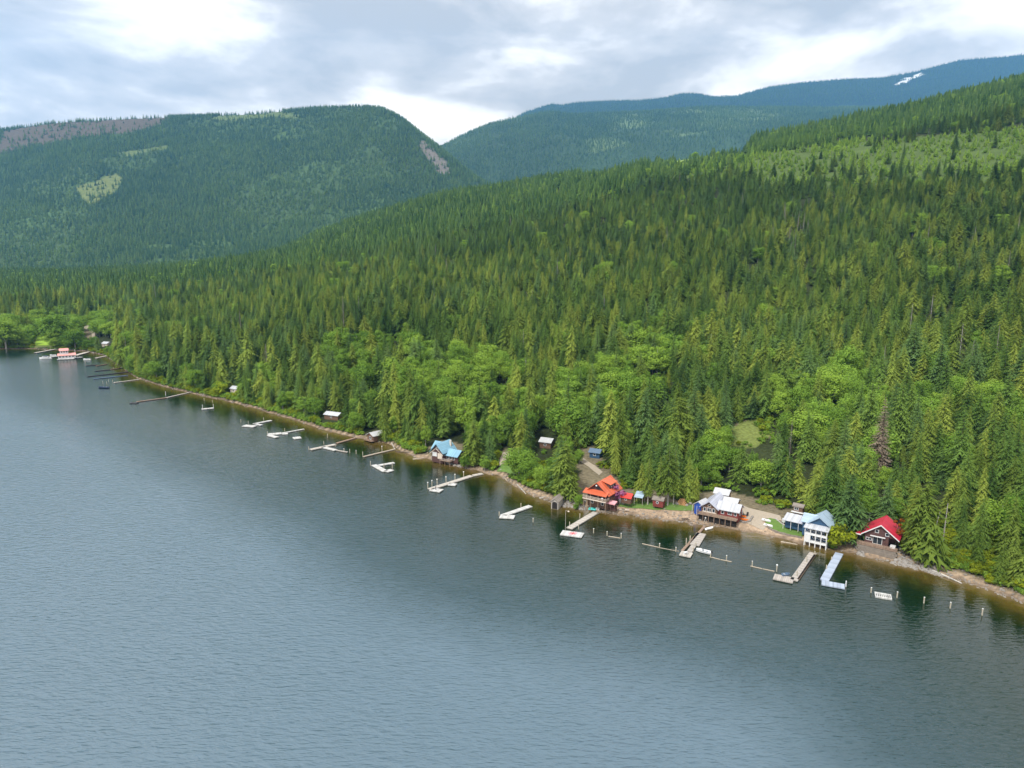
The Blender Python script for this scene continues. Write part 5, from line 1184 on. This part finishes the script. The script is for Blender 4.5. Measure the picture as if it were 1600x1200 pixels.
boat('dinghy', D2.location + Vector((3.2, 1.9, 0.5)), 0.2, 2.0, 1.0, 0.35, 'steel_blue', 'little grey-green dinghy lying on the weathered L-shaped dock', 'dinghy', 1, motor=False).location = P(1228, 899, 0.45) + Vector((0, 0, 0.1))
e_ = empty('picnic_table', P(1071, 866, 0.44), 0.3, label='white folding table at the end of the cluttered lodge dock', cat='table')
MB().box(-0.5, 0.5, -0.3, 0.3, 0.6, 0.66).build('top', 'white_paint', e_)
for a in (-0.4, 0.4): MB().box(a - 0.03, a + 0.03, -0.25, 0.25, 0, 0.6).build('leg', 'white_paint', e_)
# overturned white boat by the lodge gangway
o_ = boat('dinghy', P(1108.5, 827, 0) + Vector((0, 0, 0.55)), 0.5, 2.9, 1.0, 0.35, 'boat_white', 'white dinghy floating beside the lodge gangway close to the beach', 'dinghy', 0, motor=False); o_.location.z = 0.1
e_ = empty('mooring_winch', GP(1102, 816), 0.3, label='pale pulley frame at the top of the lodge gangway', cat='winch')
MB().tube((-0.4, 0, 0), (0, 0, 1.4), 0.07).tube((0.4, 0, 0), (0, 0, 1.4), 0.07).tube((0, 0.6, 0), (0, 0, 1.4), 0.07).build('frame', 'pale_wood', e_); MB().tube((-0.1, 0, 1.3), (0.1, 0, 1.3), 0.25, n=9).build('pulley', 'white_paint', e_)
# red star-like print on the end platform of the orange-roofed house dock
e_ = empty('lounge_mat', P(895, 833.5, 0.425), 0.2, label='faded pink and red mat spread on the square dock platform', cat='mat')
MB().box(-1.2, 1.2, -0.7, 0.7, 0.0, 0.04).build('mat', 'pink_canvas', e_)
for a in range(3): MB().box(-0.9, 0.9, -0.09, 0.09, 0.045 + a * 0.006, 0.06 + a * 0.006).build('stripe', 'red_paint', e_).rotation_euler = (0, 0, a * 1.05)
# flag pole lamp
e_ = empty('lamp_post', P(883.5, 826, 0.42), 0, label='tall thin light mast at the corner of the square-ended dock', cat='lamp post')
MB().tube((0, 0, -1.2), (0, 0, 5.4), 0.07, 0.05, 6).build('pole', 'pale_wood', e_); MB().tube((0, 0, 5.35), (0.7, 0, 5.2), 0.05).build('arm', 'pale_wood', e_); MB().ball((0.8, 0, 5.1), 0.28, 8, 5, 0.7).build('lamp', 'cream_paint', e_)
# white ladder-like float frame
e_ = empty('float_frame', P(1367, 931.5, 0), 0, label='white ladder-like floating frame with square gaps, alone off the right shore', cat='float'); a = P(1367, 928, 0.3) ; c = P(1393, 932.5, 0.3); d = c - a; L_ = d.length; rz = math.atan2(d.y, d.x)
e_.rotation_euler = (0, 0, rz); e_.location = (a.x, a.y, 0)
for y in (-1.0, 1.0): MB().box(0, L_, y - 0.22, y + 0.22, 0.0, 0.32).build('side_rail', 'white_dock', e_)
for i in range(9): x = i * (L_ - 0.2) / 8; MB().box(x, x + 0.2, -0.778, 0.778, 0.02, 0.30).build('rung', 'white_dock', e_)
# free pilings
def piling(px, py, h_, label, cap=False, r_=0.14, m='piling_wood'):
    p = P(px, py, 0); e_ = empty('piling', p, 0, label=label, cat='piling', group='pilings standing in the lake')
    MB().tube((0, 0, -1.2), (random.uniform(-0.04, 0.04), 0, h_), r_, r_ * 0.92, 8).build('post', m, e_)
    if cap: MB().ball((0, 0, h_ + 0.18), 0.24, 8, 5).build('cap', 'white_paint', e_)
    else: MB().tube((0, 0, h_), (0, 0, h_ + 0.06), r_ * 1.15, n=8).build('cap', 'white_paint', e_)
for q in [(1361, 926, 1.2, 'piling just left of the white ladder-like float'), (1401.5, 934, 1.4, 'piling just right of the white ladder-like float'), (1443.5, 942.5, 1.4, 'third piling from the right, alone in open water'), (1484.5, 950.5, 1.4, 'second piling from the right, with a cross peg'), (1534.5, 961.5, 1.5, 'rightmost piling in the picture'),
          (1175, 884.5, 1.3, 'piling at the outer end of the boom left of the weathered dock'), (1213.5, 893, 1.5, 'white-capped piling where boom meets the weathered dock', True),
          (1110, 871, 1.2, 'piling beside the stern of the small white motorboat'), (1135, 875, 1.2, 'piling near the right end of the boom off the lodge'),
          (1030.5, 856, 1.2, 'piling midway along the boom left of the lodge dock'), (1056, 862, 1.2, 'piling at the inner end of the boom left of the lodge dock'),
          (927.5, 833, 1.3, 'piling right of the square-ended dock'), (948.5, 837, 1.2, 'middle piling of the short boom below the lawn'), (970.5, 841, 1.4, 'right piling of the short boom below the lawn'),
          (833, 816, 1.2, 'lone piling right of the small white L-shaped dock'), (537.5, 706.5, 1.5, 'first piling right of the crossed dock'), (546.5, 708, 1.6, 'second piling right of the crossed dock'), (556.5, 709.5, 1.5, 'third piling right of the crossed dock'),
          (376.5, 660, 1.3, 'piling left of the F-shaped dock'), (332, 628.5, 1.2, 'leaning white post inshore of the narrow raft'), (319, 626, 1.2, 'thin post inshore of the narrow raft, left one'),
          (161, 600, 1.8, 'left thin post above the lone dark motorboat'), (167, 600.5, 1.6, 'right thin post above the lone dark motorboat')]: piling(*q)
def boom(pts, label, r_=0.13):
    W = [P(*q, 0.05) for q in pts]; e_ = empty('log_boom', W[0], 0, label=label, cat='log boom', group='floating log booms')
    for a, c in zip(W[:-1], W[1:]): MB().tube(a - W[0], c - W[0] - (c - a).normalized() * 0.15, r_, n=7).build('log', 'log_wood', e_)
boom([(1172.5, 884.5), (1192, 889), (1211, 893)], 'straight log boom left of the weathered L-shaped dock'); boom([(1109, 870), (1126, 874.5), (1144, 878)], 'log boom right of the small white motorboat')
boom([(1003.5, 849.5), (1030, 855.5)], 'pale half of the boom left of the lodge dock'); boom([(1031, 856), (1062, 861.5)], 'darker submerged half of the boom next to the lodge dock', 0.08)
boom([(951, 838), (970, 841)], 'short log boom below the lawn'); boom([(645, 717.5), (655, 716.5), (663, 715)], 'pale log lying off the chalet rocks', 0.25)

# leaning snag and standing snags on the right shore
p = GP(1453, 858); e_ = empty('snag', p, 0, label='leaning bleached bare pole among the right-hand shore trees', cat='dead tree'); MB().path([(0, 0, 0), (0.7, 0, 5), (1.5, 0, 10.2)], [0.19, 0.15, 0.07], 7).build('trunk', 'pale_bark', e_)
for q in range(5): MB().tube((0.5 + 0.2 * q, 0, 3.5 + 1.4 * q), (0.9 + 0.2 * q, random.uniform(-0.5, 0.5), 3.8 + 1.4 * q), 0.04, 0.02, 5).build('branch_stub', 'pale_bark', e_)
for px, py, h_, lab in ((1521, 792, 13, 'straight bare grey snag high in the right-hand forest'), (1298, 560, 13, 'bare pale snag poking out above the forest gap'), (1471, 862, 13, 'straight grey trunk just right of the leaning bleached pole')):
    p = GP(px, py); e_ = empty('snag', p, 0, label=lab, cat='dead tree'); MB().tube((0, 0, 0), (0.2, 0, h_), 0.2, 0.07, 7).build('trunk', 'pale_bark', e_)
    for q in range(8): z_ = h_ * (0.4 + 0.07 * q); a = q * 2.1; MB().tube((0.1, 0, z_), (0.1 + 0.8 * math.cos(a), 0.8 * math.sin(a), z_ - 0.1), 0.035, 0.015, 4).build('branch_stub', 'pale_bark', e_)
# power pole
p = GP(1072, 668); e_ = empty('power_pole', p, 0.3, label='thin wooden power pole with crossarm in the gap above the lawn trees', cat='power pole'); MB().tube((0, 0, 0), (0, 0, 9), 0.14, 0.1, 7).build('pole', 'grey_wood', e_); MB().box(-1.0, 1.0, -0.06, 0.06, 8.2, 8.4).build('crossarm', 'grey_wood', e_)

# ------------------------------------------------------------------ hand-placed trees
def T1(kd, px, py, toppy, label, cat='tree', wide=1.0, var=None, name=None):
    p = GP(px, py); h = 5.0
    for _ in range(6):
        h *= (py - toppy) / max(1.0, py - project(p.x, p.y, p.z + h)[1])
    return tree_obj(kd, p.x, p.y, p.z, h, random.random() * 6.28, label, cat, name, wide, var)
T1('bare_stem_fir', 1012, 789, 716, 'tall conifer with bare lower trunk at the left end of the lawn row', wide=1.1)
T1('bare_stem_fir', 1043, 790, 688, 'tallest conifer of the lawn row, straight above the mown grass', wide=1.0)
T1('bare_stem_fir', 1030, 788, 712, 'slim conifer with pale trunk between the two tall lawn conifers', wide=0.8)
T1('bare_stem_fir', 1052, 789, 700, 'slim conifer just right of the tallest lawn conifer', wide=0.8)
T1('cedar', 1001, 782, 722, 'dense dark conifer behind the pale carport', wide=1.2)
T1('cedar', 1086, 784, 728, 'yellow-green columnar cedar left of the blue tarpaulin shed', wide=0.9)
T1('cedar', 1074, 784, 712, 'conifer behind the cut log stack', wide=1.0)
T1('spruce', 1324, 839, 736, 'broad grey-green spruce between white-porched cottage and crimson cabin', wide=1.35)
T1('cedar', 1271, 803, 742, 'small yellow-green conifer right behind the white-porched cottage', wide=1.1)
T1('fir', 1296, 812, 700, 'dark tall fir behind the roof of the white-porched cottage')
T1('yellow_bush', 1309, 857, 819, 'bright yellow-green bush at the water edge right of the white-porched cottage', 'bush', 1.0, name='bush')
T1('bush', 1297, 854, 834, 'paler small bush touching the corner of the white-porched cottage', 'bush', name='bush')
T1('spruce', 1398, 861, 843, 'little dark spruce at the right corner of the crimson cabin deck', wide=0.6)
T1('rusty', 1400, 857, 800, 'rust-orange conifer leaning over the crimson roof edge', name='rusty_tree')
T1('cedar', 1425, 866, 752, 'broad olive cedar towering right of the crimson cabin', wide=1.08)
T1('cedar', 1438, 874, 745, 'tall olive cedar, second right of the crimson cabin', wide=1.2)
T1('brown_dead', 1372, 745, 620, 'large dead brown conifer standing out in the forest above the crimson cabin', wide=1.25, name='dead_tree')
T1('cedar', 884, 778, 690, 'big dark conifer right beside the orange-roofed house', wide=1.5)
T1('spruce', 876, 768, 680, 'tall dark spruce above the arched boathouse', wide=1.3)
T1('leafy', 850, 766, 722, 'round bright green tree left of the arched boathouse', wide=1.0)
T1('leafy', 905, 792, 770, 'low green tree at the left corner of the orange-roofed house balcony')
T1('lilac', 959, 789, 750, 'purple-flowering lilac tree at the right corner of the orange-roofed house', name='lilac_tree', wide=1.15)
T1('bush', 938, 795, 784, 'bright green shrub in front of the orange-roofed house', 'bush', name='bush')
T1('bush', 899, 796, 786, 'bright shrub on the bank between arched boathouse and orange-roofed house', 'bush', name='bush')
T1('leafy', 905, 725, 700, 'yellow-green small tree beside the footpath', wide=0.9)
T1('cedar', 740, 728, 655, 'dense olive cedar right of the chalet', wide=1.5)
T1('leafy', 728, 732, 708, 'bushy green tree at the right end of the chalet', wide=1.1)
T1('leafy', 757, 737, 708, 'bushy green tree left of the tan beach', wide=1.0)
T1('cedar', 602, 690, 634, 'pointed yellow-green cedar right of the grey-roofed boathouse', wide=0.9)
T1('leafy', 556, 676, 640, 'rounded bright green tree left of the grey-roofed boathouse', wide=1.1)
T1('spruce', 570, 645, 585, 'grey half-dead spruce in the forest above the grey-roofed boathouse', wide=0.9)
T1('leafy', 1000, 560, 512, 'big pale round-crowned tree alone in the dark conifers mid-slope', wide=1.5)
T1('leafy', 88, 540, 486, 'big round green tree behind the marina boathouse', wide=1.4)
T1('yellow_bush', 345, 618, 596, 'yellow-green round tree left of the white-roofed cottage', name='broadleaf_tree', wide=1.0)
T1('leafy', 10, 545, 494, 'large green leafy tree at the far left shore', wide=1.6)
T1('leafy', 118, 546, 512, 'olive green leafy tree right of the marina boathouse roof', wide=1.3)
T1('yellow_bush', 1478, 862, 842, 'bright green young tree in front of the right-hand shore forest', name='broadleaf_tree')
T1('yellow_bush', 1545, 912, 898, 'bright green shrub on the shore near the right edge of the picture', 'bush', name='bush')
T1('cedar', 1562, 912, 846, 'pointed golden-green cedar at the shore near the right edge', wide=1.0)

# low growth along the bank and in the clearings
FLAT = [[(1120, 772), (1235, 800), (1262, 846), (1150, 830), (1080, 800)], [(960, 778), (1090, 782), (1090, 805), (960, 800)], [(895, 708), (910, 706), (948, 742), (930, 746)],
        [(774, 740), (780, 702), (806, 702), (808, 748)], [(1190, 806), (1262, 826), (1262, 846), (1190, 832)], [(52, 545), (54, 520), (82, 520), (82, 545)], [(124, 530), (124, 505), (152, 505), (152, 532)]]
ub = RNG.uniform(-0.76, 0.84, 9000); tb = np.abs(RNG.normal(0, 9, 9000)) + np.interp(ub, [-0.8, -0.3, 0.02, 0.1, 0.2, 0.55, 0.64, 0.8], [1.5, 3, 4, 6, 9, 9, 4.5, 3.0])
yb = shore_d(ub) + tb; xb = ub * yb; zb = main.at(xb, yb); pxb, pyb, psb = project(xb, yb, zb)
kb = np.ones(len(xb), bool)
for c in FLAT: kb &= ~inpoly(pxb, pyb, c)
for x0, y0, x1, y1, dk in KEEP[:15]: kb &= ~((pxb > x0 - 6) & (pxb < x1 + 6) & (pyb > y0) & (pyb < y1 + 10))
kb &= ~((pxb > 920) & (pxb < 1310) & (tb < 16) & (RNG.random(len(xb)) < 0.9))
uc = RNG.uniform(0.0, 0.75, 14000); tcl = RNG.uniform(12, 190, 14000); yc = shore_d(uc) + tcl; xc = uc * yc; zc = main.at(xc, yc); pxc, pyc, _ = project(xc, yc, zc)
kc = np.zeros(len(xc), bool)
for c in CLEARINGS[:6]: kc |= inpoly(pxc, pyc, c)
kc |= (tcl > 70) & (RNG.random(len(xc)) < 0.8)
for c in FLAT: kc &= ~inpoly(pxc, pyc, c)
for x0, y0, x1, y1, dk in KEEP[:10]: kc &= ~((pxc > x0 - 4) & (pxc < x1 + 4) & (pyc > y0) & (pyc < y1 + 12))
kc &= (fbm(xc, yc, 8, 3) > -0.05)
xb, yb, zb = np.r_[xb[kb], xc[kc]], np.r_[yb[kb], yc[kc]], np.r_[zb[kb], zc[kc]]; hb = RNG.uniform(0.25, 0.75, len(xb))
cl_ = proto_collection('undergrowth_kinds', [v[2] for v in KINDS['bush']] + [v[2] for v in KINDS['yellow_bush']][:1])
instancer('undergrowth', np.stack([xb, yb, zb - 0.1], -1), np.stack([hb * 0.9, hb * 0.9, hb * 0.8], -1), RNG.uniform(0, 6.28, len(xb)), np.where(RNG.random(len(xb)) < 0.85, RNG.integers(0, 2, len(xb)), 2), cl_, 'low green shrubs and brush along the bank and forest edge')

# labels of the singled-out forest trees
from collections import defaultdict
bk = defaultdict(list)
for b, o, u, c in LABELS: bk[b].append((u, o, c))
ORD = ['first', 'second', 'third', 'fourth', 'fifth', 'sixth', 'seventh', 'eighth', 'ninth', 'tenth', 'eleventh', 'twelfth', 'thirteenth', 'fourteenth', 'fifteenth', 'sixteenth']
for b, L in bk.items():
    L.sort(key=lambda q: q[0]); n = len(L)
    for i, (u, o, c) in enumerate(L):
        kindw = 'broadleaf trees on the wooded shore' if 'leafy' in b else ('dead trees in the forest' if 'dead' in b else 'conifers on the wooded shore')
        if n == 1: o['label'] = b
        elif n <= 16: o['label'] = ('leftmost ' if i == 0 else 'rightmost ' if i == n - 1 else ORD[i] + ' from left ') + b
        else: o['label'] = b
        o['group'] = kindw if n <= 16 else b
        ws = o['label'].split()
        if len(ws) > 16: o['label'] = ' '.join(w_ for w_ in ws if w_ not in ('the',))[:200]
# ------------------------------------------------------------------ haze
def haze():
    m = bpy.data.materials.new('haze'); m.use_nodes = True; t = m.node_tree; t.nodes.clear()
    o = N(t, 'ShaderNodeOutputMaterial'); v = N(t, 'ShaderNodeVolumePrincipled'); v.inputs['Color'].default_value = (0.20, 0.52, 1.0, 1)
    v.inputs['Density'].default_value = 5.0e-5; v.inputs['Anisotropy'].default_value = 0.0
    t.links.new(v.outputs[0], o.inputs['Volume']); MATS['haze'] = m
    h = MB().box(-9500, 14000, -3000, 10800, -10.5, 3300).build('haze', 'haze'); tag(h, kind='stuff', label='thin blue summer haze over the lake and mountains')
haze()
